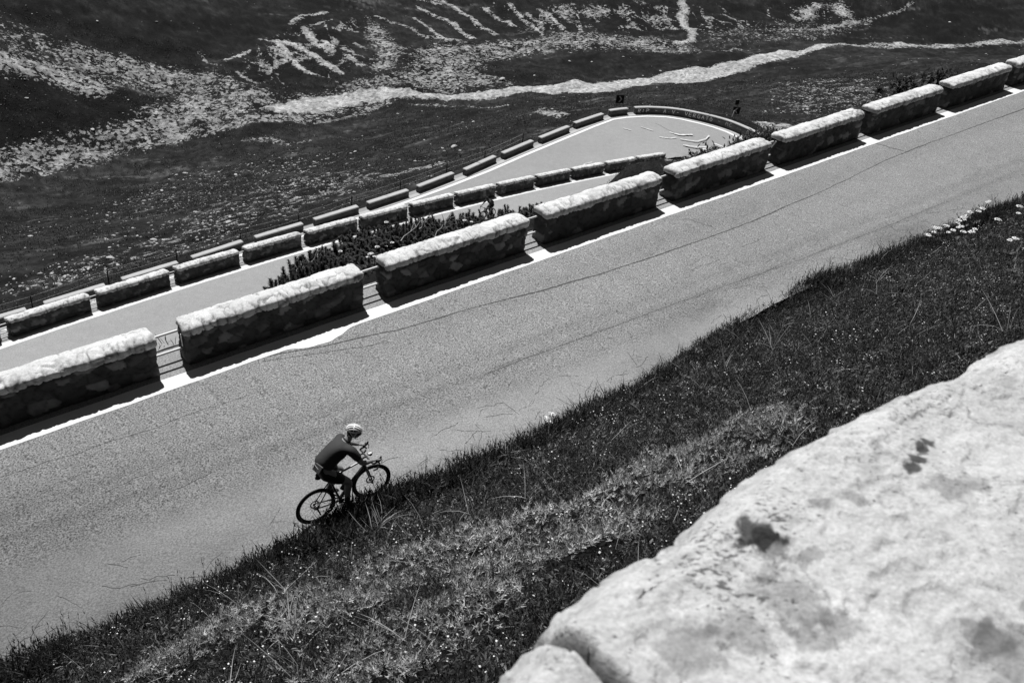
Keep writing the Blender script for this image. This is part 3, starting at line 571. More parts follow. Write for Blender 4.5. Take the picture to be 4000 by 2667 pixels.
ordA = ["cut off by the left edge of the photo", "second from the left, with a pale reflector strip on its left end", "third from the left, just left of the middle", "in the middle of the row, below the far rider", "fifth from the left, below the inside of the hairpin", "sixth from the left, with a slanted pale reflector on its left end", "seventh from the left", "eighth from the left, at the upper right", "last one, cut off by the right edge of the photo"]
GA_ = "stone walls along the upper road"; GB_ = "stone walls along the middle road"; GC_ = "low smooth walls along the lowest road"
for i in range(9):
    s0 = L_A * i; Lw = L_A - GAP_A
    pos = lambda V, s0=s0: P0 + DV * (s0 + V[:, 0:1]) + NV * V[:, 1:2] + np.array([0, 0, 1.0]) * (V[:, 2:3] - H_A)
    w, base = wall_thing(pos, Lw, T_A, H_A, 11 + i, "stone wall on the upper road, " + ordA[i], GA_, res=.028 if i < 3 else .036)
    if i in (1, 5):
        mb = MB(); th_ = .10 if i == 1 else -.45
        u = np.array([0, math.sin(th_), math.cos(th_)]); v = np.array([0, math.cos(th_), -math.sin(th_)]); c0 = np.array([-.065, .09 if i == 1 else .30, .56]); q = [c0 + a * u * .13 + b_ * v * .022 + np.array([k * .006, 0, 0]) for k in (0, 1) for a in (-1, 1) for b_ in (-1, 1)]
        mb.add(q, [(0, 1, 3, 2), (4, 6, 7, 5), (0, 4, 5, 1), (2, 3, 7, 6), (0, 2, 6, 4), (1, 5, 7, 3)]); me = mb.mesh("reflector", False)
        vv = np.zeros(len(me.vertices) * 3); me.vertices.foreach_get("co", vv); me.vertices.foreach_set("co", (pos(vv.reshape(-1, 3)) - base).astype(np.float32).ravel()); link("reflector", me, M_REFL, w)
ordg = ["first", "second", "third", "fourth", "fifth", "sixth", "seventh", "eighth", "ninth", "tenth", "eleventh", "twelfth", "thirteenth", "fourteenth"]
for i in range(-1, 13):
    s0 = L_B * i; Lw = L_B - GAP_B; pos = lambda V, s0=s0: B(s0 + V[:, 0], V[:, 1], V[:, 2])
    lab = "stone wall partly cut off by the left edge, on the middle road" if i < 0 else "stone wall on the middle road, %s of its row from the left" % ordg[i]
    wall_thing(pos, Lw, .46, H_A, 41 + i, lab, GB_, res=.06 if i < 6 else .08)
def rails(fn, s_a, s_b, label, group, lat):
    base = fn(np.array([s_a]), np.array([lat]), np.array([0.0]))[0]; r = thing("guard_rail", label, "railing", base, group)
    for up in (.62, .20):
        s = np.linspace(s_a, s_b, 5); P = fn(s, s * 0 + lat, s * 0 + up) - base; link("rail", MB().tube(P, .026, 10).mesh("rail"), M_STEEL, r)
for i in range(8):
    rails(A, L_A * (i + 1) - GAP_A - .12, L_A * (i + 1) + .12, "pale pipe rails in the gap right of the %s upper wall from the left" % ordg[i], "pipe rails in the upper wall gaps", -.36)
for i in range(-1, 12):
    rails(B, L_B * (i + 1) - GAP_B - .1, L_B * (i + 1) + .1, "thin pipe rails at the left end of the %s middle road wall" % ordg[i + 1], "pipe rails in the middle wall gaps", .26)
# low smooth walls of the lowest road
def low_wall(path, label, group, Hc=.55, Tc=.46, seed=0, joints=(), step=.14, name="low_wall"):
    "path: (n,2) front foot line; wall stands on the valley side of it"
    P = np.array(path, float); d_ = np.r_[0, np.cumsum(np.linalg.norm(np.diff(P, axis=0), axis=1))]; n_ = max(int(d_[-1] / step), 4)
    Lw = d_[-1]; V, F = box_grid((0, 0, Hc - .12), (Lw, Tc, Hc), (step, .1, .04)); V, nr = rounded(V, (0, 0, Hc - .12), (Lw, Tc, Hc), (.05, .05, .05))
    V = V + nr * (.010 * fbm(V * 2 + seed, seed, 3))[:, None]
    for j in joints: V[:, 2] -= .02 * np.exp(-((V[:, 0] - j * Lw) / .05) ** 2) * (V[:, 2] > Hc * .7)
    tone = 1 + .10 * fbm(V * 1.5 + seed, seed + 3, 3)
    for j in joints: tone *= 1 - .7 * np.exp(-((V[:, 0] - j * Lw) / .04) ** 2)
    def pos(V):
        x = np.clip(V[:, 0], 0, Lw); p = np.stack([np.interp(x, d_, P[:, c]) for c in (0, 1)], 1); t = np.stack([np.gradient(np.interp(np.linspace(0, Lw, 60), d_, P[:, c])) for c in (0, 1)], 1); t /= np.linalg.norm(t, axis=1, keepdims=True)
        tt = np.stack([np.interp(x, np.linspace(0, Lw, 60), t[:, c]) for c in (0, 1)], 1); tt /= np.linalg.norm(tt, axis=1, keepdims=True); p = p + tt * (V[:, 0] - x)[:, None]; z = zC(p[:, 0], p[:, 1]); nn = np.stack([-tt[:, 1], tt[:, 0]], 1)
        q = p + nn * V[:, 1:2]; return np.c_[q, z + V[:, 2]]
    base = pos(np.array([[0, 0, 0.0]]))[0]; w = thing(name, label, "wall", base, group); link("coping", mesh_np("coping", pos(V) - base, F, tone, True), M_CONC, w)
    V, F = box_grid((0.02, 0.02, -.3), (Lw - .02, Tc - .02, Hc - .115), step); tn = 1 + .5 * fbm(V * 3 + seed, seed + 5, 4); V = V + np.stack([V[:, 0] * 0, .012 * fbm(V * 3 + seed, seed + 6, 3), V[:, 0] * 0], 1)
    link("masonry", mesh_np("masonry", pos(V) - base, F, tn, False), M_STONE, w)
    return w, base, pos, Lw
for i, (x0, y0, x1, y1) in enumerate(C_SEG):
    low_wall([(x0, y0), (x1, y1)], "low smooth wall on the lowest road, %s from the left%s" % (ordg[i], ", with a joint in its top" if i in (4, 6, 8) else ""), GC_, seed=i, joints=(.47,) if i in (4, 6, 8) else ())
# separate short piece and the long curved wall of the bend
arc = resample(np.array(ARC), 6); kk = np.ones(5) / 5
for c in (0, 1): arc[2:-2, c] = np.convolve(arc[:, c], kk, 'valid')
CW, cwb, cwpos, CWL = low_wall(arc[:8], "short low wall stub at the start of the curved hairpin wall", GC_, Hc=.62, seed=40)
CW, cwb, cwpos, CWL = low_wall(arc[9:], "long curved wall round the hairpin with faint grey lettering on its road face", None, Hc=.66, seed=41, joints=(.33, .55), name="curved_wall")
GLY = {'R': [[(0, 0), (0, 1), (.55, .85), (.5, .55), (0, .5), (.6, 0)]], 'I': [[(.2, 0), (.25, 1)]], 'P': [[(0, 0), (0, 1), (.55, .85), (.5, .5), (0, .45)]], '-': [[(.1, .5), (.5, .5)]], 'A': [[(0, 0), (.3, 1), (.6, 0)], [(.12, .4), (.5, .4)]], 'V': [[(0, 1), (.3, 0), (.6, 1)]],
       'E': [[(.55, 1), (0, 1), (0, 0), (.55, 0)], [(0, .5), (.45, .5)]], 'G': [[(.6, .85), (.3, 1), (0, .6), (.1, .1), (.5, 0), (.6, .4), (.35, .42)]], 'T': [[(0, 1), (.65, 1)], [(.32, 1), (.3, 0)]], 'O': [[(.3, 1), (0, .6), (.1, .1), (.4, 0), (.6, .45), (.3, 1)]], 'M': [[(0, 0), (.05, 1), (.3, .45), (.55, 1), (.6, 0)]], 'C': [[(.6, .9), (.25, 1), (0, .5), (.25, 0), (.6, .1)]], '.': [[(.15, .35), (.25, .42)]]}
parts = []; x = .35; rg = np.random.default_rng(5)
for ch in "RIP - A.V- VERGATO - MC .. O.":
    if ch != ' ':
        for st in GLY[ch]:
            st = np.array(st); st = st[np.repeat(np.arange(len(st)), 1)]; j = np.linspace(0, len(st) - 1, 5 * (len(st) - 1)); q = np.stack([np.interp(j, range(len(st)), st[:, c]) for c in (0, 1)], 1) * [.42, .36] + [x, .15]
            t = np.gradient(q, axis=0); t /= np.linalg.norm(t, axis=1, keepdims=True) + 1e-9; n_ = np.stack([-t[:, 1], t[:, 0]], 1) * (.020 if x < 7.5 else .013); V2 = np.stack([q - n_, q + n_], 1).reshape(-1, 2)
            parts.append((cwpos(np.c_[V2[:, 0], np.full(len(V2), -.004), V2[:, 1]]) - cwb, grid_faces(len(q), 2)))
    x += .42
V, F = join_parts(parts); link("painted_lettering", mesh_np("painted_lettering", V, F), M_GRAF, CW)
# ---------------------------------------------------------------- vegetation: many small leaf-sized faces, merged per kind
def leaf(L_, w, bend, yaw, pitch, base=(0, 0, 0), seg=2):
    "tapered bent blade as (V, F tris)"
    u = np.linspace(0, 1, seg + 1); ang = pitch - bend * u; x = np.cumsum(np.r_[0, np.cos(ang[:-1])]) / seg * L_; z = np.cumsum(np.r_[0, np.sin(ang[:-1])]) / seg * L_
    ww = w * np.array([.7, 1.0, .55, .3])[:seg + 1] if seg > 1 else w * np.array([1, .3]); V = []
    for k in range(seg): V += [(x[k], -ww[k] / 2, z[k]), (x[k], ww[k] / 2, z[k])]
    V.append((x[seg], 0, z[seg])); V = np.array(V); c, s_ = math.cos(yaw), math.sin(yaw); V = V @ np.array([[c, s_, 0], [-s_, c, 0], [0, 0, 1]]) + base
    F = []
    for k in range(seg - 1): F += [(2 * k, 2 * k + 1, 2 * k + 3), (2 * k, 2 * k + 3, 2 * k + 2)]
    F.append((2 * seg - 2, 2 * seg - 1, 2 * seg)); return V, np.array(F)
def combine(parts): V, F = join_parts(parts); return V, F
def tuft(n_, h, w, spread, seed, bend=1.2, r=.03):
    g = np.random.default_rng(seed); return combine([leaf(h * g.uniform(.5, 1.1), w * g.uniform(.7, 1.3), g.uniform(.2, bend), g.uniform(0, 6.28), g.uniform(1.5 - spread, 1.5), (g.normal(0, r), g.normal(0, r), 0), 2) for _ in range(n_)])
def sprig(n_, h, ll, lw, seed):
    g = np.random.default_rng(seed); P = []
    tilt = np.array([g.normal(0, .35), g.normal(0, .35), 1.0]); tilt /= np.linalg.norm(tilt)
    for i in range(n_): u = (i + .5) / n_; P.append(leaf(ll * (1.1 - .5 * u) * g.uniform(.8, 1.2), lw, .2, i * 2.4 + g.uniform(-.4, .4), .35 + .9 * u, tuple(tilt * h * u), 1))
    return combine(P)
def rosette(n_, ll, lw, seed, h=.05):
    g = np.random.default_rng(seed); return combine([leaf(ll * g.uniform(.6, 1.2), lw * g.uniform(.7, 1.2), g.uniform(.1, .9), g.uniform(0, 6.28), g.uniform(.2, 1.1), (g.normal(0, .03), g.normal(0, .03), h * g.random()), 2) for _ in range(n_)])
def scatter(templates, P, scale, seed, tone, tone_leaf=.3, lean=.15):
    "instances templates at P (n,3) -> merged arrays"
    g = np.random.default_rng(seed); which = g.integers(0, len(templates), len(P)); Vs = []; Fs = []; Ts = []; o = 0
    for k, (TV, TF) in enumerate(templates):
        i = np.where(which == k)[0]
        if not len(i): continue
        a = g.uniform(0, 6.283, len(i)); c, s_ = np.cos(a), np.sin(a); sc = scale[i]
        X = (TV[None, :, 0] * c[:, None] - TV[None, :, 1] * s_[:, None]) * sc[:, None]; Y = (TV[None, :, 0] * s_[:, None] + TV[None, :, 1] * c[:, None]) * sc[:, None]; Z = TV[None, :, 2] * sc[:, None]
        lx, ly = g.normal(0, lean, len(i)), g.normal(0, lean, len(i)); X = X + Z * lx[:, None]; Y = Y + Z * ly[:, None]
        V = np.stack([X, Y, Z], -1) + P[i][:, None]; Vs.append(V.reshape(-1, 3)); nv = len(TV)
        Fs.append((TF[None] + (np.arange(len(i)) * nv)[:, None, None] + o).reshape(-1, TF.shape[1])); o += nv * len(i)
        lf = 1 + tone_leaf * (2 * g.random((len(i), max(1, nv // 5 + 1))) - 1); lf = np.repeat(lf, 5, axis=1)[:, :nv]
        Ts.append((tone[i][:, None] * lf).ravel())
    return np.concatenate(Vs), np.concatenate(Fs), np.concatenate(Ts)
def visible(P, m=220):
    q = project(P); return (q[:, 2] > .5) & (q[:, 0] > -m) & (q[:, 0] < 4000 + m) & (q[:, 1] > -m) & (q[:, 1] < 2667 + m)
def leaf_mat(name, base, trans=.25, rough=.6):
    m = bpy.data.materials.new(name); nt, N, L, b = nodes(m); v = math_n(nt, 'MULTIPLY', attr_n(nt, "tone"), base); v = math_n(nt, 'MINIMUM', v, .85)
    L.new(v, b.inputs["Base Color"]); b.inputs["Roughness"].default_value = rough; b.inputs["Specular IOR Level"].default_value = .25
    t = N.new("ShaderNodeBsdfTranslucent"); L.new(v, t.inputs[0]); mx = N.new("ShaderNodeMixShader"); mx.inputs[0].default_value = trans; L.new(b.outputs[0], mx.inputs[1]); L.new(t.outputs[0], mx.inputs[2]); L.new(mx.outputs[0], N["Material Output"].inputs[0]); return m
M_GRASS = leaf_mat("bank_grass", .046, .15); M_JUN = leaf_mat("juniper_needles", .19, .12); M_HERB = leaf_mat("herb_leaves", .048, .15); M_DRY = leaf_mat("dry_stalks", .42); M_PETAL = leaf_mat("white_petals", .78, .2); M_PINE = leaf_mat("dwarf_pine_needles", .016, .1); M_BARK = mat("pale_bark", .32, .9, False, .3, 20)

def bank_points(n_, seed, s0=-7, s1=44, l0=4.6, l1=13.6, near_bias=1.6):
    g = np.random.default_rng(seed); s = s0 + (s1 - s0) * g.random(n_) ** near_bias; l = l0 + (l1 - l0) * g.random(n_); k = l > edge_lat(s) + .12 + .30 * fbm(np.stack([s * .7, s * 0], -1), 199, 4, .6); s, l = s[k], l[k]; P = A(s, l); P[:, 2] = terrain(P[:, 0], P[:, 1]); k = visible(P)
    return P[k], s[k], l[k]
def juniper_zone(s, l):
    q = np.stack([s, l], -1); z = fbm(q * .22 + 3.1, 201, 3)
    base = np.exp(-(((s - 4.0) / 1.7) ** 2 + ((l - 8.2) / 1.0) ** 2))
    for a, b, c, d, e in ((5.3, 9.7, 1.6, 1.2, 1.0), (2.0, 7.3, 1.0, .7, .95), (3.2, 10.2, 1.3, 1.0, .8), (7.5, 9.8, 1.8, 1.2, .75)): base = np.maximum(base, e * np.exp(-(((s - a) / c) ** 2 + ((l - b) / d) ** 2)))
    return sstep(.38, .6, base + .45 * z) * sstep(6.3, 6.9, l)
# ragged grass over the whole bank
P, s, l = bank_points(120000, 1); g = np.random.default_rng(2); jz = juniper_zone(s, l); keep = g.random(len(P)) > .97 * jz; P, s, l = P[keep], s[keep], l[keep]
q = np.stack([s, l], -1); dn = fbm(q * .8, 205, 3); keep = (dn + g.random(len(P)) * 1.2) > .05; P, s, l = P[keep], s[keep], l[keep]
hgt = (.55 + .5 * g.random(len(P))) * (1 + .5 * fbm(np.stack([s, l], -1) * .9, 206, 3)) * (1 + .9 * np.exp(-((l - edge_lat(s) - .3) / .35) ** 2)); tn = (.18 + 3.2 * g.random(len(P)) ** 7) * (1 + .5 * fbm(np.stack([s, l], -1) * .5, 207, 3))
V, F, T = scatter([tuft(7, .22, .007, .9, k) for k in range(6)], P - [0, 0, .03], hgt, 3, tn)
link("bank_grass", mesh_np("bank_grass", V, F, T), M_GRASS, kind="stuff", label="dark tufted grass covering the steep bank beside the upper road", cat="grass")
# leafy herbs
P, s, l = bank_points(90000, 11); g = np.random.default_rng(12); keep = g.random(len(P)) > .97 * juniper_zone(s, l); P, s, l = P[keep], s[keep], l[keep]
V, F, T = scatter([rosette(10, .050, .014, 20 + k, .10) for k in range(5)], P, .6 + .9 * g.random(len(P)), 13, (.15 + 4.0 * g.random(len(P)) ** 7) * (1 + .5 * fbm(np.stack([s, l], -1) * .6, 209, 3)), .5)
link("bank_herbs", mesh_np("bank_herbs", V, F, T), M_HERB, kind="stuff", label="small broad-leaved plants growing between the bank grass", cat="plants")
# creeping juniper mats
P, s, l = bank_points(150000, 21); g = np.random.default_rng(22); jz = juniper_zone(s, l); keep = g.random(len(P)) < jz; P, s, l = P[keep], s[keep], l[keep]
lump = fbm(np.stack([s, l], -1) * 1.6, 211, 3); P[:, 2] += .16 + .30 * lump - .12 * g.random(len(P))
V, F, T = scatter([sprig(11, .085, .042, .0125, 30 + k) for k in range(6)], P, .75 + .6 * g.random(len(P)), 23, (.35 + 2.2 * g.random(len(P)) ** 2) * (1 + .5 * lump) * (1 + .45 * fbm(np.stack([s, l], -1) * .35 + 5, 212, 2)), .35, .45)
link("juniper_mat", mesh_np("juniper_mat", V, F, T), M_JUN, kind="stuff", label="paler creeping juniper spreading over the near bank", cat="ground cover")
# low dark mat elsewhere, giving the bank depth
P, s, l = bank_points(90000, 26, near_bias=1.35); g = np.random.default_rng(27); keep = g.random(len(P)) > juniper_zone(s, l); P, s, l = P[keep], s[keep], l[keep]
V, F, T = scatter([sprig(9, .10, .032, .012, 50 + k) for k in range(5)], P, .8 + .8 * g.random(len(P)), 28, (.09 + 1.3 * g.random(len(P)) ** 6) * (1 + .6 * fbm(np.stack([s, l], -1) * .7, 213, 3)), .4, .4)
link("heath_mat", mesh_np("heath_mat", V, F, T), M_JUN, kind="stuff", label="dark low heath plants filling the bank beside the road", cat="ground cover")
# taller leafy clumps leaning over the edge of the asphalt
P, s, l = bank_points(26000, 61, l0=4.6, l1=6.2, near_bias=1.4); g = np.random.default_rng(62); k = l < edge_lat(s) + .75 + .3 * fbm(np.stack([s * .9, s * 0], -1), 63, 2); P, s, l = P[k], s[k], l[k]
hh = np.clip(.75 + .9 * fbm(np.stack([s * .8, s * 0 + 4], -1), 64, 3) + .55 * np.exp(-((s - 4.6) / 1.6) ** 2), .3, 1.6)
V, F, T = scatter([tuft(6, .36, .013, .55, 70 + k) for k in range(3)] + [sprig(14, .30, .06, .022, 75 + k) for k in range(3)], P, hh * (.7 + .5 * g.random(len(P))), 65, .20 + 2.4 * g.random(len(P)) ** 5, .35, .2)
g = np.random.default_rng(66); n_ = 1500; s = g.uniform(4.55, 6.4, n_); l = edge_lat(s) + g.uniform(-.04, .5, n_); P = A(s, l); P[:, 2] = terrain(P[:, 0], P[:, 1])
V2, F2, T2 = scatter([tuft(6, .42, .016, .6, 80 + k) for k in range(2)] + [sprig(16, .36, .07, .026, 85 + k) for k in range(3)], P, (.6 + .55 * g.random(n_)) * (.65 + .5 * np.exp(-((s - 5.3) / .55) ** 2)), 67, .15 + 3.0 * g.random(n_) ** 7, .35, .2)
F = np.concatenate([F, F2 + len(V)]); V = np.concatenate([V, V2]); T = np.concatenate([T, T2])
link("edge_plants", mesh_np("edge_plants", V, F, T), M_HERB, kind="stuff", label="taller dark plants along the edge of the asphalt, hiding the wheels' feet", cat="plants")
# dry pale stalks, seed heads along the edge, small white blossoms
P, s, l = bank_points(900, 31, near_bias=1.9); g = np.random.default_rng(32)
V, F, T = scatter([combine([leaf(.42 * g.uniform(.6, 1.2), .006, g.uniform(.2, .9), g.uniform(0, 6.28), g.uniform(.3, 1.35), (g.normal(0, .02), g.normal(0, .02), .05), 3) for _ in range(n_)]) for n_ in (1, 1, 2, 5)], P + [0, 0, .05], .6 + .8 * g.random(len(P)), 33, .5 + .6 * g.random(len(P)), .2, .3)
link("dry_stalks", mesh_np("dry_stalks", V, F, T), M_DRY, kind="stuff", label="thin pale dry stalks standing out of the bank plants", cat="dry grass")
cl = []
for (cs, cl_) in ((-.6, 8.1), (.3, 7.9), (.55, 8.35), (1.6, 9.2), (2.7, 8.3), (1.25, 9.6), (5.0, 6.3), (7.6, 6.1), (-1.9, 6.9)):
    n_ = 26; cl.append(np.stack([cs + g.normal(0, .09, n_), cl_ + g.normal(0, .07, n_)], 1))
cl = np.concatenate(cl); P = A(cl[:, 0], cl[:, 1]); P[:, 2] = terrain(P[:, 0], P[:, 1]) + .1
V, F, T = scatter([leaf(.32, .009, .9, 0, 1.1, (0, 0, 0), 3)], P, .6 + .7 * g.random(len(P)), 35, .7 + .6 * g.random(len(P)), .1, .5)
link("straw_clumps", mesh_np("straw_clumps", V, F, T), M_DRY, kind="stuff", label="clumps of bent pale straw lying on the near bank", cat="dry grass")
P, s, l = bank_points(9000, 36, l0=4.6, l1=6.3, near_bias=1.25); g = np.random.default_rng(37); k = fbm(np.stack([s, s * 0], -1) * .7, 215, 3) + .4 * g.random(len(P)) > .12; P, s, l = P[k], s[k], l[k]
def seedhead(h, seed):
    g = np.random.default_rng(seed); P_ = [leaf(h, .006, .35, 0, 1.45, (0, 0, 0), 3)]
    for i in range(6): P_.append(leaf(.035, .012, .2, i * 1.1, 1.2, (h * .13, 0, h * (.78 + .035 * i)), 1))
    return combine(P_)
V, F, T = scatter([seedhead(.45, 1), seedhead(.55, 2), seedhead(.36, 3)], P, .6 + .55 * g.random(len(P)), 38, .8 + .8 * g.random(len(P)), .2, .12)
link("seed_grass", mesh_np("seed_grass", V, F, T), M_GRASS, kind="stuff", label="tall thin grass in seed along the edge of the asphalt", cat="grass")
P, s, l = bank_points(2600, 41, l0=5.6, near_bias=1.3); g = np.random.default_rng(42); k = fbm(np.stack([s, l], -1) * .45 + 8, 221, 3) + .5 * g.random(len(P)) > .18; P = P[k]
def blossom(n_, r, seed, h):
    g = np.random.default_rng(seed); P_ = []
    for _ in range(n_):
        c = np.array([g.normal(0, r), g.normal(0, r), h + g.normal(0, r * .4)]); a = g.uniform(0, 6.28); rr = g.uniform(.006, .012)
        V = np.array([c + [rr * math.cos(a + t), rr * math.sin(a + t), g.normal(0, .003)] for t in (0, 1.57, 3.14, 4.71)]); P_.append((V, np.array([(0, 1, 2), (0, 2, 3)])))
    return combine(P_)
V, F, T = scatter([blossom(1, .0, 1, .20), blossom(2, .03, 2, .16), blossom(5, .035, 3, .18)], P, .7 + .7 * g.random(len(P)), 43, .5 + .5 * g.random(len(P)), .1, .3)
link("small_blossoms", mesh_np("small_blossoms", V, F, T), M_PETAL, kind="stuff", label="tiny white blossoms dotted through the bank plants", cat="flowers")

# white flower heads one can point at: stem + dome of florets
def umbel_meshes(seed, r=.05, h=.42):
    g = np.random.default_rng(seed); mb = MB()
    for i in range(26):
        a = g.uniform(0, 6.28); d = r * math.sqrt(g.random()); mb.ell((d * math.cos(a), d * math.sin(a), h + .02 * (1 - (d / r) ** 2) + g.normal(0, .002)), (.012, .012, .008), 6, 4)
    st = MB().tube([(0, 0, -.05), (.01, 0, h * .5), (0, 0, h)], .004, 5)
    lf = [leaf(.12, .05, .5, a, .6, (0, 0, h * .3), 2) for a in (0, 2, 4)]; V, F = combine(lf)
    return mb.mesh("flower_head"), st.mesh("stem"), mesh_np("leaves", V, F, np.ones(len(V)))
UMB = [umbel_meshes(k, .042 + .01 * k, .34 + .06 * k) for k in range(3)]
M_PET2 = mat("white_florets", .74, .7, False, .15, 40); M_STEM = mat("flower_stem", .07, .8)
def ground_at(x, y): return float(terrain(np.array([x]), np.array([y]))[0])
def umbel(px, py, label, group, k=0, sc=1.0, hit_z=.36):
    t = np.geomspace(4, 140, 1500); Q = ray(px, py)[None] * t[:, None]; zt = terrain(Q[:, 0], Q[:, 1]) + hit_z * sc; i = int(np.argmax(Q[:, 2] < zt)); x, y = Q[i, 0], Q[i, 1]
    w = thing("flower", label, "flower", (x, y, ground_at(x, y)), group); w.scale = (sc, sc, sc); w.rotation_euler.z = random.uniform(0, 6)
    a, b, c = UMB[k % 3]; link("flower_head", a, M_PET2, w); link("stem", b, M_STEM, w); link("leaves", c, M_HERB, w); return w
for i, (px, py) in enumerate([(3650, 905), (3668, 900), (3688, 903), (3706, 906), (3720, 908), (3738, 880), (3745, 887), (3752, 893), (3758, 869), (3770, 856), (3775, 852), (3783, 850), (3810, 893), (3820, 835), (3832, 834), (3792, 905), (3795, 913), (3890, 880), (3946, 935), (3962, 943), (3975, 828), (3980, 832), (3760, 915), (3618, 937), (3868, 785), (3855, 800), (3645, 908), (3742, 870)]):
    umbel(px, py, "white flower head in the drift on the bank at the upper right", "white flowers at the top of the bank", i, 1.25)
for i, (px, py) in enumerate([(2132, 1630), (2140, 1640), (2148, 1632), (2156, 1646), (2144, 1655), (2160, 1636), (2128, 1644)]):
    umbel(px, py, "white flower in the lone cluster where bank grass meets the asphalt", "cluster of white flowers at the asphalt edge", i, .8)
for i, (px, py) in enumerate([(1390, 1962), (1404, 1958), (1412, 1966), (1378, 1970), (1398, 1972), (1336, 1988), (1342, 1995)]):
    umbel(px, py, "white flower in front of the near bicycle's pedals", "white flowers in front of the bicycle", i, .7)

# dwarf pines between the upper wall and the middle road
def pine_meshes(seed, nsh=24, H=1.5):
    g = np.random.default_rng(seed); P_ = []; st = MB()
    for k in range(nsh):
        a = g.uniform(0, 6.28); d = .85 * math.sqrt(g.random()); x, y = d * math.cos(a), d * math.sin(a); h = H * g.uniform(.55, 1.05) * (1 - .35 * d); lx, ly = g.normal(0, .10, 2)
        pts = np.array([[x * .2, y * .2, 0], [x * .8, y * .8, h * .35], [x + lx * h * .6, y + ly * h * .6, h * .7], [x + lx * h, y + ly * h, h]]); st.tube(pts, [.025, .018, .012, .006], 5)
        n_ = 190; u = .12 + .90 * np.sqrt(g.random(n_)); px_ = np.interp(u, [0, .35, .7, 1.02], pts[:, 0]); py_ = np.interp(u, [0, .35, .7, 1.02], pts[:, 1]); pz = np.interp(u, [0, .35, .7, 1.02], pts[:, 2]); rad = .17 * (1.08 - u) ** .55 + .02
        for i in range(n_):
            b = g.uniform(0, 6.28); P_.append(leaf(rad[i] * g.uniform(.7, 1.25) + .04, .030, -.5, b, g.uniform(.35, 1.15), (px_[i], py_[i], pz[i] - .05), 1))
    V, F = combine(P_); tn = np.repeat(.6 + .9 * g.random(len(V) // 3), 3); return mesh_np("foliage", V, F, tn), st.mesh("trunk")
PINES = [pine_meshes(60 + k) for k in range(4)]
def on_line(px, py, lat):
    "point of the sight line that lies over the given lateral of the upper road"
    r = ray(px, py); t = (P0[:2] @ NV[:2] - lat) / (r[:2] @ NV[:2]); return r * t
pine_tops = [(1100, 1092, -1.8), (1125, 1088, -1.9), (1150, 1060, -2.0), (1172, 1035, -2.2), (1200, 1030, -2.4), (1240, 1035, -2.0), (1225, 985, -3.0), (1262, 960, -3.2), (1300, 965, -3.0), (1330, 960, -3.4), (1300, 1010, -2.0), (1350, 1000, -2.2), (1375, 930, -3.8), (1405, 900, -4.2), (1440, 890, -4.4), (1475, 880, -4.6), (1420, 960, -3.0), (1470, 950, -3.2), (1515, 870, -4.8), (1555, 862, -5.0), (1560, 830, -5.2),
             (1600, 850, -5.0), (1640, 850, -5.0), (1520, 930, -3.4), (1580, 925, -3.4), (1680, 838, -5.0), (1715, 828, -5.2), (1765, 825, -5.0), (1640, 910, -3.6), (1700, 900, -3.6), (1808, 820, -5.0), (1830, 812, -5.1), (1760, 880, -3.8), (1870, 835, -4.6), (1910, 838, -4.4), (1950, 815, -4.6), (1978, 800, -4.8), (2010, 792, -4.8), (2040, 790, -4.8), (1830, 880, -3.6), (1900, 865, -3.4), (1960, 850, -3.4), (2020, 840, -3.4), (2080, 800, -4.0), (2110, 790, -4.0), (2060, 850, -3.0), (2130, 800, -3.2)]
pine_tops += [(px + 18, py + 42, max(la + 1.0, -2.9)) for px, py, la in pine_tops if py < 1000 and px < 2080]
for i, (px, py, la) in enumerate(pine_tops):
    q = on_line(px, py, la); zg = ground_at(q[0], q[1]); H = float(np.clip(q[2] - zg, .35, 4.0)); k = H / 1.5
    w = thing("dwarf_pine", "dark upright dwarf pine on the slope between the upper wall and middle road", "shrub", (q[0], q[1], q[2] - H), "dwarf pines below the upper road"); w.rotation_euler.z = random.uniform(0, 6); kx = .50 + .38 * min(k, 1.2); w.scale = (kx, kx, k)
    f, t = PINES[i % 4]; link("foliage", f, M_PINE, w); link("trunk", t, M_BARK, w)
# bare pale branches among the pines
def branch(px, py, la, L_, label, seed):
    g = np.random.default_rng(seed); q = on_line(px, py, la); mb = MB(); a = g.uniform(0, 3.1); d = np.array([math.cos(.7), math.sin(.7), 1.1 + g.normal(0, .3)]); d /= np.linalg.norm(d); p = -d * L_ * .5; pts = [p + d * L_ * u + g.normal(0, .02, 3) for u in np.linspace(0, 1, 6)]
    mb.tube(pts, [.022, .02, .016, .013, .009, .005], 6); o = link("dead_branch", mb.mesh("dead_branch"), None, None, q, label, "branch", "bare branches among the dwarf pines")
    o.data.materials.append(M_BARK)
    for k in (2, 3, 4):
        e = g.normal(0, 1, 3); e[2] = abs(e[2]); e /= np.linalg.norm(e); link("twig", MB().tube([pts[k], pts[k] + e * L_ * .3], [.010, .004], 5).mesh("twig"), M_BARK, o)
for i, (px, py, L_, lb) in enumerate([(1612, 895, .9, "pale bare branch standing upright among dwarf pines, left of the others"), (1660, 865, .5, "short forked bare branch among dwarf pines"), (1732, 880, .8, "slanting bare branch nearest the far rider among dwarf pines"), (1238, 1000, .5, "small bare twig in the left end of the dwarf pines")]): branch(px, py, -2.6, L_, lb, 70 + i)

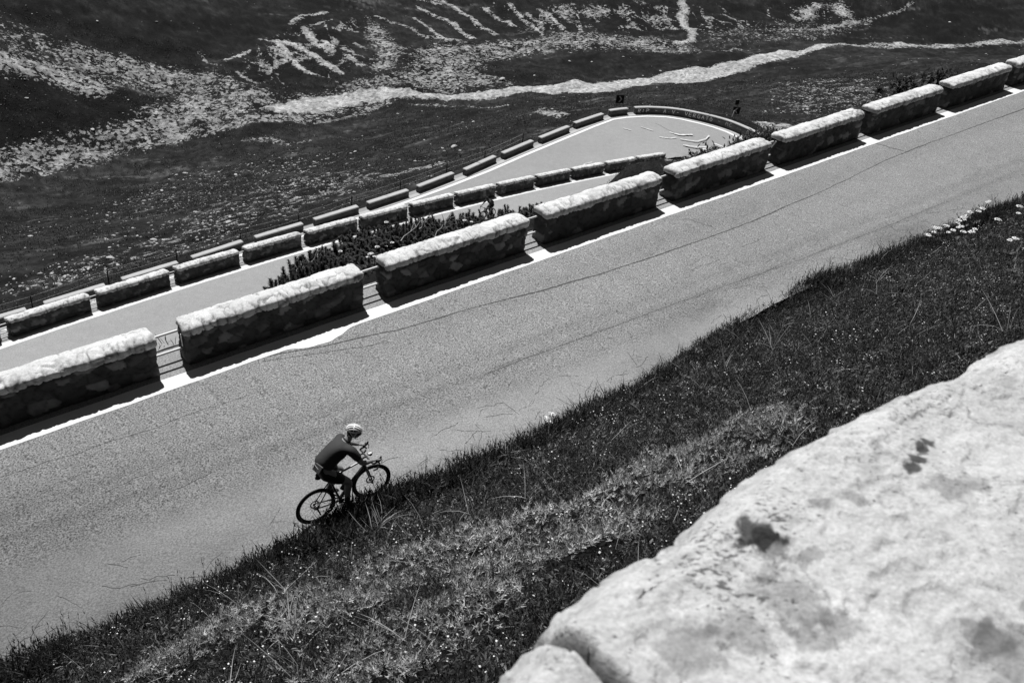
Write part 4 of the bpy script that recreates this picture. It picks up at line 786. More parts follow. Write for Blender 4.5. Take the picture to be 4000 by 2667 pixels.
# broad-leaved bushes on the crest by the bend, and plants on the grassy hump
def bush_meshes(seed):
    g = np.random.default_rng(seed); P_ = []; st = MB()
    for k in range(22):
        e = g.normal(0, 1, 3); e[2] = abs(e[2]) + .4; e /= np.linalg.norm(e); tip = e * np.array([.8, .8, .75]) * g.uniform(.6, 1); st.tube([(0, 0, -.2), tip * .5, tip], [.02, .012, .005], 5)
        for i in range(30): u = g.uniform(.35, 1.05); P_.append(leaf(.13 * g.uniform(.7, 1.2), .05, .4, g.uniform(0, 6.28), g.uniform(.1, 1.2), tuple(tip * u + g.normal(0, .05, 3)), 2))
    V, F = combine(P_); return mesh_np("foliage", V, F, np.repeat(.5 + .8 * g.random(len(V) // 5), 5)), st.mesh("trunk")
BUSH = [bush_meshes(90 + k) for k in range(3)]; M_BUSH = leaf_mat("bush_leaves", .035)
for i, (px, py, la, k) in enumerate([(2650, 640, -9, 1.1), (2690, 618, -10, 1.3), (2735, 612, -10, 1.2), (2775, 600, -10.5, 1.1), (2820, 603, -10, 1.0), (2865, 585, -11, 1.0), (2905, 570, -11, 1.0), (2950, 545, -12, 1.1), (2985, 525, -12, 1.2), (3020, 515, -13, 1.1), (2640, 665, -8, .9), (2930, 575, -10, 1.0), (3560, 290, -9, 1.5), (3620, 270, -9, 1.6), (3500, 310, -9, 1.3), (3680, 262, -10, 1.5), (3440, 330, -9, 1.2)]):
    t = np.geomspace(22, 130, 1200); Q = ray(px, py)[None] * t[:, None]; la_ = -((Q[:, :2] - P0[:2]) @ NV[:2]); dz = Q[:, 2] - terrain(Q[:, 0], Q[:, 1]); ok = (la_ < -1.5) & (dz < .8 * k); q = Q[int(np.argmax(ok))]
    if not ok.any(): continue
    zg = ground_at(q[0], q[1])
    w = thing("bush", "dark leafy bush on the slope behind the upper wall, " + ("by the hairpin" if i < 12 else "at the upper right"), "bush", (q[0], q[1], zg - .05), "bushes by the hairpin" if i < 12 else "bushes at the upper right")
    w.scale = (k, k, k); w.rotation_euler.z = i * 1.3; f, t = BUSH[i % 3]; link("foliage", f, M_BUSH, w); link("trunk", t, M_BARK, w)
g = np.random.default_rng(95); n_ = 34000; s = g.uniform(-4, 60, n_); la = g.uniform(-34, -.8, n_); P = A(s, la); P[:, 2] = terrain(P[:, 0], P[:, 1])
def clear_of_roads(P, m=.4):
    dB = np.full(len(P), 9e9); dC = dB.copy()
    for i0 in range(0, len(P), 20000):
        sl = slice(i0, i0 + 20000); dB[sl] = np.hypot(P[sl, None, 0] - _cB[None, :, 0], P[sl, None, 1] - _cB[None, :, 1]).min(1) - 2.9
        c = (_co + _ci) / 2; hw = np.linalg.norm(_co - _ci, axis=1) / 2; dC[sl] = (np.hypot(P[sl, None, 0] - c[None, :, 0], P[sl, None, 1] - c[None, :, 1]) - hw[None]).min(1)
    return (dB > m) & (dC > m + .6)
k = visible(P, 60) & clear_of_roads(P); P = P[k]
V, F, T = scatter([tuft(9, .20, .014, .9, 100 + k, r=.08) for k in range(5)], P, .4 + .9 * g.random(len(P)), 96, (.4 + .9 * g.random(len(P)) ** 2) * (1 + .5 * fbm(P[:, :2] * .3, 97, 3)) + 1.5 * (g.random(len(P)) > .97), .3, .2)
link("slope_grass", mesh_np("slope_grass", V, F, T), M_GRASS, kind="stuff", label="rough dark grass on the slope between the upper and middle roads", cat="grass")
for i, (px, py) in enumerate([(1436, 1000), (1444, 996), (1452, 1002), (1462, 998), (1440, 1010), (1474, 976), (1508, 957), (1532, 951), (1815, 872), (1842, 863), (1330, 985), (1510, 880)]):
    q = on_line(px, py, -1.9 if i < 6 else -2.6); w = thing("flower", "white flower head showing just behind the upper walls by the dwarf pines", "flower", (q[0], q[1], q[2] - .34), "white flowers behind the upper walls"); w.scale = (.9,) * 3
    a, b, c = UMB[i % 3]; link("flower_head", a, M_PET2, w); link("stem", b, M_STEM, w); link("leaves", c, M_HERB, w)

# ---------------------------------------------------------------- meadow beyond: loose stones and low growth
def rock_tpl(seed):
    bm = bmesh.new(); bmesh.ops.create_icosphere(bm, subdivisions=1, radius=1); V = np.array([v.co[:] for v in bm.verts]); F = np.array([[v.index for v in f.verts] for f in bm.faces]); bm.free(); g = np.random.default_rng(seed)
    return V * np.array([1, g.uniform(.6, .9), g.uniform(.25, .45)]) * (1 + .28 * g.uniform(-1, 1, (len(V), 1))), F
ROCKS = [rock_tpl(k) for k in range(8)]; M_ROCK = mat("pale_limestone", .38, .95, True, .25, 3, fine=(15, .2))
g = np.random.default_rng(301); n_ = 420000; a = np.radians(g.uniform(-42, 44, n_)); r = 62 + (250 - 62) * g.random(n_) ** 1.15; X, Y = r * np.sin(a), r * np.cos(a)
gv = gravel(X, Y); cl_ = fbm(np.stack([X, Y], -1) * .5, 302, 4, .7); dens = gv * .70 * sstep(-.3, .35, cl_) + .010 * (cl_ > .15) + .0015
k = g.random(n_) < dens; X, Y = X[k], Y[k]; Z = terrain(X, Y); P = np.stack([X, Y, Z], -1); k = visible(P, 30) & clear_of_roads(P, 1.3); P = P[k][:60000]
sz = .04 + .16 * g.random(len(P)) ** 5 + .0004 * np.hypot(P[:, 0], P[:, 1])
V, F, T = scatter(ROCKS, P + [0, 0, .03], sz, 303, .55 + .55 * g.random(len(P)), .12, 0)
link("scattered_stones", mesh_np("scattered_stones", V, F, T), M_ROCK, kind="stuff", label="pale loose stones strewn over the dark valley meadow and stream bed", cat="stones")
g = np.random.default_rng(311); n_ = 60000; a = np.radians(g.uniform(-42, 40, n_)); r = 58 + (150 - 58) * g.random(n_) ** 1.0; X, Y = r * np.sin(a), r * np.cos(a); P = np.stack([X, Y, X * 0], -1)
k = (gravel(X, Y) < .45) & (fbm(P[:, :2] * .25, 313, 3) + g.random(n_) * .8 > .2); P = P[k]; P[:, 2] = terrain(P[:, 0], P[:, 1]); k = visible(P, 20) & clear_of_roads(P, .9); P = P[k]
V, F, T = scatter([tuft(6, .13, .05, 1.0, 320 + k, r=.14) for k in range(4)], P, .5 + .7 * g.random(len(P)) + .003 * np.hypot(P[:, 0], P[:, 1]), 312, (.35 + .9 * g.random(len(P)) ** 2) * (1 + .4 * fbm(P[:, :2] * .1, 314, 3)), .2, .2)
link("meadow_tufts", mesh_np("meadow_tufts", V, F, T), M_GRASS, kind="stuff", label="low dark tufts of alpine grass on the valley meadow", cat="grass")
def boulder_mesh(seed):
    bm = bmesh.new(); bmesh.ops.create_icosphere(bm, subdivisions=3, radius=1); me = bpy.data.meshes.new("boulder"); bm.to_mesh(me); bm.free(); V = np.array([v.co[:] for v in me.vertices]); F1, F2, ID = worley(V * 1.3 + seed * 3.7, seed); V = V * (1 + .18 * (ID - .5) + .12 * fbm(V * 2 + seed, seed, 4))[:, None] * [1.1, .8, .55]
    me.vertices.foreach_set("co", V.astype(np.float32).ravel()); at = me.attributes.new("tone", 'FLOAT', 'POINT'); at.data.foreach_set("value", (1 + .2 * fbm(V * 3, seed, 3)).astype(np.float32)); me.update(); return me
BM_ = [boulder_mesh(k) for k in range(4)]
for i, (x, y, sz) in enumerate(BOULDERS):
    o = link("boulder", BM_[i % 4], M_ROCK, None, (x, y, ground_at(x, y) + .1 * sz), "single pale boulder lying in the dark grass of the valley", "boulder", "pale boulders scattered over the valley floor"); o.scale = (sz * .30, sz * .24, sz * .20); o.rotation_euler.z = i * 2.1
# ---------------------------------------------------------------- bicycle (x forward, y left, z up, rear contact at x=0)
M_TYRE = mat("black_rubber", .012, .85, False, .2, 40); M_RIM = mat("black_carbon", .014, .45, False, .1, 20, spec=.5); M_FRAME = mat("dark_frame_paint", .035, .3, False, .1, 10, spec=.6); M_FPALE = mat("pale_frame_paint", .30, .3, False, .1, 10, spec=.6)
M_METAL = mat("bare_metal", .32, .35, False, .1, 30, metal=.8); M_SPOKE = mat("dark_spokes", .05, .4, False, .1, 30, metal=.5); M_BLK = mat("black_plastic", .015, .5, False, .1, 30)
M_SCREEN = mat("pale_screen", .55, .2, False, .02, 5); M_WHITE = mat("white_lacquer", .78, .3, False, .03, 10, spec=.5)
def wheel(root, name, x, rear, steer=0.0):
    z = .338; M = Matrix.Rotation(steer, 4, 'Z'); ctr = link(name, None, None, root, (x, 0, z)); ctr.rotation_euler.z = steer
    link("tyre", MB().ring((0, 0, 0), .325, .0145, seg=64).mesh("tyre"), M_TYRE, ctr)
    link("rim", MB().ring((0, 0, 0), .296, .021, seg=64, sq=.9).add(*MB_arr(MB().ring((0, 0, 0), .277, .010, seg=64))).mesh("rim"), M_RIM, ctr)
    sp = MB()
    for k in range(24):
        a = 2 * math.pi * k / 24; b = a + (.28 if k % 2 else -.28); y0 = .03 if k % 2 else -.03; sp.tube([(.025 * math.cos(b), y0, .025 * math.sin(b)), (.27 * math.cos(a), 0, .27 * math.sin(a))], .0016, 4)
    link("spokes", sp.mesh("spokes"), M_SPOKE, ctr)
    link("hub", MB().tube([(0, -.055, 0), (0, -.03, 0), (0, -.029, 0), (0, .029, 0), (0, .03, 0), (0, .055, 0)], [.014, .022, .014, .014, .022, .014], 14).mesh("hub"), M_BLK, ctr)
    link("brake_disc", MB().ring((0, .045, 0), .066, .006, seg=28, sub=4, sq=2).add(*MB_arr(MB().tube([(0, .043, 0), (0, .047, 0)], [.03, .03], 12))).mesh("brake_disc"), M_METAL, ctr)
    if rear: link("cassette", MB().tube([(0, -.060, 0), (0, -.050, 0), (0, -.049, 0), (0, -.034, 0), (0, -.033, 0), (0, -.024, 0)], [.026, .030, .040, .044, .055, .058], 24).mesh("cassette"), M_METAL, ctr)
    return ctr
def MB_arr(mb): return np.concatenate(mb.V), mb.F
def build_bike():
    r = thing("bicycle", "dark road bicycle under the near rider, its wheels partly hidden by grass", "bicycle")
    wheel(r, "rear_wheel", 0, True); wheel(r, "front_wheel", .99, False, -.10)
    BB = (.41, 0, .270); ST = (.265, 0, .80); HT = (.845, 0, .86); HB = (.885, 0, .735)
    fr = MB(); fr.tube([BB, ST], [.020, .017], 12).tube([HB, (.62, 0, .50), BB], [.030, .028, .030], 12)
    for y in (-.05, .05): fr.tube([BB[:1] + (y * .6,) + BB[2:], (.2, y, .30), (0, y * 1.15, .338)], [.014, .012, .010], 8); fr.tube([(.285, y * .2, .72), (.16, y * .9, .55), (0, y * 1.15, .338)], [.011, .009, .009], 8)
    fr.tube([(.41, -.04, .27), (.41, .04, .27)], .024, 14).tube([HT, HB], [.022, .026], 12)
    f = link("frame", fr.mesh("frame"), M_FRAME, r); link("top_tube", MB().tube([(.28, 0, .79), (.60, 0, .825), HT], [.015, .016, .019], 12).mesh("top_tube"), M_FPALE, f)
    fk = MB(); fk.tube([HB, (.90, 0, .69)], [.026, .028], 12)
    for y in (-.05, .05): fk.tube([(.895, y * .4, .70), (.925, y, .62), (.965, y * 1.1, .45), (.99, y * 1.1, .338)], [.018, .017, .013, .009], 10)
    link("fork", fk.mesh("fork"), mat("mid_grey_fork_paint", .10, .35, spec=.6), r)
    link("seatpost", MB().tube([ST, (.235, 0, .93)], .0135, 10).mesh("seatpost"), M_BLK, r)
    sd_ = MB(); sd_.ell((.20, 0, .955), (.145, .07, .024), 20, 8, fn=lambda V: V * np.stack([V[:, 0] * 0 + 1, np.where(V[:, 0] > 0, 1 - .72 * np.clip(V[:, 0] / .145, 0, 1), 1), V[:, 0] * 0 + 1], 1)); link("saddle", sd_.mesh("saddle"), M_BLK, r)
    hb = MB(); hb.tube([(.835, 0, .89), (.885, 0, .905), (.93, 0, .905)], [.018, .017, .016], 10).tube([(.93, -.20, .905), (.93, 0, .905), (.93, .20, .905)], .014, 10)
    for y in (-.21, .21): hb.tube([(.93, y * .93, .905), (.96, y, .905), (1.02, y, .905), (1.045, y, .87), (1.035, y * 1.03, .81), (.99, y * 1.05, .775), (.93, y * 1.05, .775)], .014, 10)
    h = link("handlebar", hb.mesh("handlebar"), M_BLK, r)
    for y in (-.21, .21):
        link("brake_hood", MB().tube([(.99, y, .915), (1.03, y, .935), (1.07, y, .955), (1.085, y, .985)], [.018, .020, .019, .013], 12).mesh("brake_hood"), M_BLK, h); link("brake_lever", MB().tube([(1.075, y, .955), (1.095, y, .90), (1.085, y, .84)], [.008, .007, .005], 8).mesh("brake_lever"), M_METAL, h)
    link("bike_computer", MB().box((1.00, 0, .935), (.08, .05, .012)).mesh("bike_computer", False), M_BLK, h); link("computer_screen", MB().box((1.00, 0, .943), (.06, .038, .005)).mesh("computer_screen", False), M_SCREEN, h)
    link("front_lamp", MB().ell((1.01, 0, .90), (.03, .018, .018), 12, 8).mesh("front_lamp"), M_BLK, h)
    link("chainring", MB().ring((.41, -.058, .27), .092, .006, seg=36, sub=6).add(*MB_arr(MB().tube([(.41, -.056, .27), (.41, -.060, .27)], [.05, .05], 20))).mesh("chainring"), M_METAL, r)
    cr = MB()
    for y, s_ in ((-.07, 1), (.07, -1)): cr.tube([(.41, y, .27), (.41 + s_ * .115, y * 1.15, .27 - s_ * .125)], [.014, .010], 8); cr.box((.41 + s_ * .115, y * 1.9, .27 - s_ * .125), (.07, .08, .018))
    link("crankset", cr.mesh("crankset"), M_BLK, r)
    link("chain", MB().tube([(.41, -.058, .362), (.2, -.052, .368), (0, -.045, .39)], .004, 5).tube([(.41, -.058, .178), (.2, -.052, .20), (.03, -.045, .23)], .004, 5).mesh("chain"), M_METAL, r)
    link("derailleur", MB().tube([(0, -.07, .31), (.02, -.075, .25), (.035, -.07, .19)], [.016, .012, .012], 8).mesh("derailleur"), M_BLK, r)
    link("bottle_cage", MB().tube([(.50, -.03, .40), (.60, -.035, .48), (.63, 0, .50)], .004, 6).tube([(.50, .03, .40), (.60, .035, .48), (.63, 0, .50)], .004, 6).mesh("bottle_cage"), M_BLK, r)
    link("saddle_bag", MB().ell((.10, 0, .90), (.06, .04, .035), 14, 8).mesh("saddle_bag"), M_BLK, r)
    return r
def build_bottle(label):
    b = thing("water_bottle", label, "bottle"); d = np.array([.66, 0, .75]); d /= np.linalg.norm(d); c = np.array([.50, 0, .415]) + np.array([-.04, 0, .035])
    link("bottle_body", MB().tube([c, c + d * .01, c + d * .10, c + d * .115, c + d * .13, c + d * .17], [.034, .037, .037, .032, .037, .034], 16).mesh("bottle_body"), mat("smoky_bottle_plastic", .03, .35, spec=.5), b); link("bottle_cap", MB().tube([c + d * .171, c + d * .19, c + d * .205, c + d * .21], [.035, .030, .014, .010], 14).mesh("bottle_cap"), M_BLK, b); return b

# ---------------------------------------------------------------- rider
def skin(name, chains, sub=2):
    "chains: lists of (x,y,z,r) ; equal points are shared -> one continuous skinned surface"
    vs = []; rs = []; key = {}; es = []
    def vid(p):
        k = tuple(round(c, 4) for c in p[:3])
        if k not in key: key[k] = len(vs); vs.append(p[:3]); rs.append(p[3] if not isinstance(p[3], tuple) else p[3])
        return key[k]
    for ch in chains:
        ids = [vid(p) for p in ch]; es += list(zip(ids[:-1], ids[1:]))
    me = bpy.data.meshes.new(name); me.from_pydata(vs, es, []); o = bpy.data.objects.new(name, me); SC.collection.objects.link(o)
    m = o.modifiers.new("s", 'SKIN'); m.use_smooth_shade = True; m.branch_smoothing = .6; sv = me.skin_vertices[0].data
    for i, r_ in enumerate(rs): sv[i].radius = r_ if isinstance(r_, tuple) else (r_, r_); sv[i].use_root = (i == 0)
    s_ = o.modifiers.new("d", 'SUBSURF'); s_.levels = s_.render_levels = sub
    dg = bpy.context.evaluated_depsgraph_get(); out = bpy.data.meshes.new_from_object(o.evaluated_get(dg)); bpy.data.objects.remove(o); bpy.data.meshes.remove(me); out.name = name
    return out
def merge_meshes(name, meshes):
    V = []; F = []; o = 0
    for me in meshes:
        V += [v.co[:] for v in me.vertices]; F += [tuple(i + o for i in p.vertices) for p in me.polygons]; o += len(me.vertices)
    me = bpy.data.meshes.new(name); me.from_pydata(V, [], F); me.validate()
    me.polygons.foreach_set("use_smooth", np.ones(len(me.polygons), bool)); me.update(); return me
def build_rider(label, head_yaw=-.65):
    M_SKIN = mat("rider_skin", .24, .55, False, .08, 12); M_JERSEY = mat("dark_jersey_knit", .036, .8, False, .2, 9, .004, 30); M_SHORT = mat("black_lycra", .010, .6, False, .1, 20); M_SHOE = mat("dark_shoe", .03, .4); M_SOCK = mat("dark_sock", .05, .9); M_GLOVE = M_SKIN  # skin is one plain base tone all over the body
    r = thing("person", label, "person")
    SH = {s: np.array([.60, s * .185, 1.335]) for s in (-1, 1)}; EL = {-1: np.array([.715, -.285, 1.085]), 1: np.array([.73, .285, 1.10])}; WR = {s: np.array([.935, s * .225, .985]) for s in (-1, 1)}; HD = {s: np.array([1.01, s * .213, .972]) for s in (-1, 1)}
    HP = {s: np.array([.20, s * .095, .985]) for s in (-1, 1)}; KN = {-1: np.array([.545, -.115, .66]), 1: np.array([.54, .115, .76])}; AN = {-1: np.array([.475, -.12, .235]), 1: np.array([.285, .12, .455])}; TO = {-1: np.array([.59, -.125, .155]), 1: np.array([.42, .125, .375])}
    t = lambda p, rad: tuple(float(c) for c in p) + (rad,)
    pel = (.17, 0, 1.02, (.15, .175)); b1 = (.225, 0, 1.13, (.155, .175)); b2 = (.345, 0, 1.225, (.165, .195)); b3 = (.48, 0, 1.30, (.14, .19)); nk = (.605, 0, 1.385, .080); n2 = (.665, 0, 1.435, .058); hd0 = (.70, 0, 1.48, .055)
    ch = [[pel, b1, b2, b3, nk, n2, hd0]]
    for s in (-1, 1):
        ch.append([b3, t((b3[0] * .4 + SH[s][0] * .6, s * .12, 1.335), .075), t(SH[s], .068), t((SH[s] + EL[s]) / 2, .057), t(EL[s], .046), t((EL[s] * .6 + WR[s] * .4), .044), t(WR[s], .024)])
        ch.append([pel, t(HP[s], .115), t(HP[s] * .55 + KN[s] * .45, .098), t(KN[s], .066), t(KN[s] * .68 + AN[s] * .32 + [-.012, 0, 0], .062), t(AN[s], .033), t(AN[s] * .4 + TO[s] * .6, .032), t(TO[s], .026)])
    parts = [skin("b", ch)]
    for s in (-1, 1):     # hands closed round the hoods: palm, four bent fingers and thumb
        w, h = WR[s], HD[s]; fw = (h - w) / np.linalg.norm(h - w); hc = [[t(w - fw * .01, .022), t(w + fw * .03, (.026, .018)), t(h - fw * .005, (.030, .018)), t(h + fw * .02 + [0, 0, .003], (.028, .015))]]
        parts.append(skin("h", hc, 2))
        for k in range(4):
            dy = s * (.026 - .004 * k); b0 = h + fw * (.028 - .016 * k) + [0, dy * .55, .004]; ln = (.95, 1.05, 1.0, .82)[k]
            parts.append(skin("f", [[t(b0, .0105), t(b0 + np.array([.012, s * .022, -.006]) * ln, .0100), t(b0 + np.array([.016, s * .026, -.034]) * ln, .0092), t(b0 + np.array([.010, s * .006, -.050]) * ln, .008)]], 1))
        b0 = w + fw * .035 + [0, -s * .018, .004]; parts.append(skin("f", [[t(b0, .0125), t(b0 + fw * .022 + [0, -s * .016, .002], .0115), t(b0 + fw * .040 + [0, -s * .018, -.018], .0095)]], 1))
    # head: skull, jaw, nose, ears
    Mh = np.array(Matrix.Rotation(head_yaw, 3, 'Z') @ Matrix.Rotation(.16, 3, 'Y')); hc = np.array([.760, 0, 1.505])
    def face(V):
        V = V.copy(); z = V[:, 2]; x = V[:, 0]; V[:, 1] *= 1 - .30 * np.clip(-z / .12, 0, 1); V[:, 0] += np.where(x > 0, .014 * np.clip(-z / .10, 0, 1), .022 * np.clip(-z / .12, 0, 1))
        nz = np.exp(-((z + .022) / .022) ** 2 - (V[:, 1] / .016) ** 2) * (x > 0); V[:, 0] += .026 * nz
        ey = np.exp(-((z - .004) / .016) ** 2 - ((np.abs(V[:, 1]) - .032) / .018) ** 2) * (x > 0); V[:, 0] -= .009 * ey
        mo = np.exp(-((z + .060) / .007) ** 2 - (V[:, 1] / .026) ** 2) * (x > 0); V[:, 0] -= .006 * mo; return V
    hm = MB().ell(hc, (.094, .076, .122), 40, 30, Mh, face)
    for s in (-1, 1): hm.ell(hc + Mh @ np.array([-.005, s * .080, -.012]), (.020, .010, .032), 10, 8, Mh)
    parts.append(hm.mesh("hd")); body = link("body", merge_meshes("body", parts), M_SKIN, r)
    # clothing
    e = lambda p, k=1.0: p
    jr = [[(.185, 0, 1.075, (.165, .190)), (.235, 0, 1.145, (.170, .192)), (.345, 0, 1.233, (.180, .212)), (.48, 0, 1.307, (.153, .205)), (.59, 0, 1.372, (.095, .115))]]
    for s in (-1, 1): jr.append([(.48, 0, 1.307, (.153, .205)), t((.555, s * .12, 1.337), .087), t(SH[s], .088), t(SH[s] * .55 + EL[s] * .45, .073), t(SH[s] * .25 + EL[s] * .75, .062)])
    J = link("jersey", skin("jersey", jr, 2), M_JERSEY, r)
    link("collar", MB().ring((.628, 0, 1.402), .060, .013, axis=(.72, 0, .69), seg=24).mesh("collar"), M_JERSEY, J)
    sh = [[(.20, 0, 1.11, (.162, .185)), (.155, 0, 1.01, (.168, .195))]]
    for s in (-1, 1): sh.append([(.155, 0, 1.01, (.168, .195)), t(HP[s] + [-.02, 0, 0], .130), t(HP[s] * .55 + KN[s] * .45, .112), t(HP[s] * .2 + KN[s] * .8, .084)])
    link("shorts", skin("shorts", sh, 2), M_SHORT, r)
    # rear pockets with a flat pouch
    n3 = np.array([-.80, 0, .60]); u3 = np.array([.60, 0, .80]); Mp = np.stack([n3, [0, 1, 0], u3], 1)
    link("jersey_pocket", MB().box((.062, -.105, 1.19), (.035, .13, .115), Mp @ np.array(Matrix.Rotation(-.45, 3, 'Z'))).mesh("jersey_pocket", False), mat("grey_pouch", .10, .6), J)
    pk = MB(); pk.tube([(.040, -.175, 1.235), (.035, -.10, 1.25), (.045, .12, 1.25)], .004, 6); link("pocket_hem", pk.mesh("pocket_hem"), mat("pale_hem", .30, .7), J)
    lg = MB()
    for k, (a, b) in enumerate((((0, 0), (.010, .020)), ((.010, .020), (0, .034)), ((0, .034), (.012, .052)), ((.012, .052), (.002, .060)))): lg.tube([np.array([.028, -.01 + a[0], 1.16 + a[1]]), np.array([.028, -.01 + b[0], 1.16 + b[1]])], .0045, 5)
    link("back_emblem", lg.mesh("back_emblem"), M_WHITE, J)
    for s in (-1, 1):
        link("sock", MB().tube([AN[s] + (KN[s] - AN[s]) * .34, AN[s] + (KN[s] - AN[s]) * .15, AN[s]], [.050, .042, .038], 14).mesh("sock"), M_SOCK, r)
        link("shoe", MB().ell((AN[s] * .42 + TO[s] * .58) + [-.01, 0, -.015], (.135, .045, .043), 18, 12, np.array(Matrix.Rotation(.55, 3, 'Y'))).mesh("shoe"), M_SHOE, r)
    # helmet with long vents, inner liner, straps; glasses; hair
    hc2 = hc + Mh @ np.array([-.002, 0, .050]); R3 = np.array([.120, .092, .086]); nu, nv = 72, 26; V = []; F = []
    for side, kk in ((0, 1.0), (1, .90)):
        for j in range(nv):
            th = math.pi * .5 * (j / (nv - 1)) * 1.06
            for i in range(nu):
                ph = 2 * math.pi * i / nu; p = np.array([math.sin(th) * math.cos(ph), math.sin(th) * math.sin(ph), math.cos(th)]) * R3 * kk
                if p[0] < 0: p[0] *= 1.08
                V.append(p)
    def hole(j, i):
        th = math.pi * .5 * ((j + .5) / (nv - 1)) * 1.06; ph = 2 * math.pi * (i + .5) / nu; x, y, z = math.sin(th) * math.cos(ph), math.sin(th) * math.sin(ph), math.cos(th)
        band = (abs(y) % .34) / .34; return z > .18 and .42 < band < .96 and abs(x) < .90 and not (abs(x + .05) < .05)
    N0 = nu * nv
    for j in range(nv - 1):
        for i in range(nu):
            if hole(j, i): continue
            a, b, c, d = j * nu + i, (j + 1) * nu + i, (j + 1) * nu + (i + 1) % nu, j * nu + (i + 1) % nu; F += [(a, b, c, d), (N0 + a, N0 + d, N0 + c, N0 + b)]
    ed = {}
    for f in F:
        if max(f) < N0:
            for k in range(4): e_ = (f[k], f[(k + 1) % 4]); ed[e_] = 1
    for (a, b) in list(ed):
        if (b, a) not in ed: F.append((b, a, N0 + a, N0 + b))
    V = np.array(V) @ Mh.T + hc2; H_ = link("helmet", MB().add(V, F).mesh("helmet"), M_WHITE, r)
    link("helmet_liner", MB().ell(hc2 + [0, 0, -.004], (.104, .080, .074), 28, 16, Mh, lambda V: np.where(V[:, 2:3] < -.01, V * [1, 1, .1], V)).mesh("helmet_liner"), M_BLK, H_)
    st = MB()
    for s in (-1, 1):
        for dx in (.04, -.05): st.tube([hc + Mh @ np.array([dx * 1.2, s * .083, .05]), hc + Mh @ np.array([dx * .2, s * .086, -.03]), hc + Mh @ np.array([.04, s * .03, -.115])], .006, 6)
    link("straps", st.mesh("straps"), M_WHITE, H_)
    gl = MB(); n_ = 17; V = []
    for kk in (0, 1):
        for i in range(n_):
            a = -1.15 + 2.3 * i / (n_ - 1)
            for z_ in (.022, -.020): V.append(hc + Mh @ np.array([(.113 + .006 * kk) * math.cos(a) * 1.0 + .004, (.086 + .006 * kk) * math.sin(a), z_ + .006]))
    F = []
    for i in range(n_ - 1): a = 2 * i; F += [(a, a + 1, a + 3, a + 2), (2 * n_ + a, 2 * n_ + a + 2, 2 * n_ + a + 3, 2 * n_ + a + 1)]
    gl.add(V, F); link("sunglasses", gl.mesh("sunglasses"), mat("mirrored_lens", .05, .12, spec=1.0), r)
    link("hair", MB().ell(hc + Mh @ np.array([-.035, 0, -.02]), (.075, .081, .075), 20, 12, Mh).mesh("hair"), mat("dark_hair", .02, .7), r)
    return r
def place(root, p, fwd):
    f = np.array(fwd, float); f /= np.linalg.norm(f); left = np.cross([0, 0, 1.0], f); left /= np.linalg.norm(left); up = np.cross(f, left); root.matrix_world = Matrix([[f[i], left[i], up[i], p[i]] for i in range(3)] + [[0, 0, 0, 1]])
BIKE = build_bike(); RIDER = build_rider("cyclist in white vented helmet and dark jersey riding up the near road"); BOTTLE = build_bottle("dark water bottle in the cage of the near bicycle")
p_ = A(np.array([4.57]), np.array([5.1]))[0]
b2 = copy_tree(BIKE); r2 = copy_tree(RIDER); w2 = copy_tree(BOTTLE)
for o in (BIKE, RIDER, BOTTLE): place(o, p_, DV)
b2["label"] = "small dark bicycle on the middle road, half hidden by dwarf pines"; r2["label"] = "distant dark-clad cyclist riding left on the middle road behind dwarf pines"; w2["label"] = "tiny dark bottle on the distant bicycle behind the dwarf pines"
q0 = B(np.array([29.9]), np.array([-2.75]))[0]; q1 = B(np.array([28.9]), np.array([-2.75]))[0]
for o in (b2, r2, w2): place(o, q0, q1 - q0)
def darken(o, m):
    for sl in o.material_slots: sl.link = 'OBJECT'; sl.material = m
    for c in o.children: darken(c, m)
M_DK = mat("dark_kit", .02, .7)
for c in r2.children:
    if c.name.split('.')[0] in ("helmet", "jersey", "body"): 
        if c.name.startswith("helmet"): darken(c, M_DK)
        elif c.name.startswith("body"): darken(c, mat("tanned_skin", .10, .6))
        else: darken(c, M_DK)
# ---------------------------------------------------------------- chevron signs and delineator by the bend
M_SIGNB = mat("black_sign_face", .02, .5, False, .05, 5); M_SIGNW = mat("reflective_chevron", .75, .5, False, .06, 8); M_GALV = mat("dull_zinc", .25, .5, False, .1, 20)
def sign(px, py, D_, label, flip, size=.62, yaw=0.0, post=1.25):
    r = ray(px, py); r = r / np.hypot(r[0], r[1]) * D_; zg = ground_at(r[0], r[1]); w = thing("chevron_sign", label, "sign", (r[0], r[1], zg)); face = math.atan2(-r[0], r[1]) + yaw
    w.rotation_euler.z = face; h = float(r[2] - zg)      # local -y faces the road
    link("post", MB().tube([(0, .03, -.4), (0, .03, h + size * .4)], .03, 10).mesh("post"), M_GALV, w)
    link("sign_face", MB().box((0, 0, h), (size, .02, size)).mesh("sign_face", False), M_SIGNB, w)
    a = size * .36; t = size * .20; P = [(-a * .5, a), (-a * .5 + t, a), (a * .6 + t * .3, 0), (-a * .5 + t, -a), (-a * .5, -a), (a * .6 - t * .7, 0)]
    if flip: P = [(-x, z) for x, z in P]
    V = [(x, y, h + z) for y in (-.013, -.016) for x, z in P]; F = [(0, 1, 2, 5), (5, 2, 3, 4), (6, 11, 8, 7), (11, 10, 9, 8)] + [(i, (i + 1) % 6, 6 + (i + 1) % 6, 6 + i) for i in range(6)]
    link("chevron", MB().add(V, F).mesh("chevron", False), M_SIGNW, w)
sign(2422, 388, 91.2, "square chevron sign pointing right, behind the start of the curved wall", False, .85, .35)
sign(2877, 432, 91.5, "square chevron sign pointing left, behind the right end of the curved wall", True, .72, .25)
r = ray(2862, 445); r = r / np.hypot(r[0], r[1]) * 90.6; zg = ground_at(r[0], r[1]); h = r[2] - zg
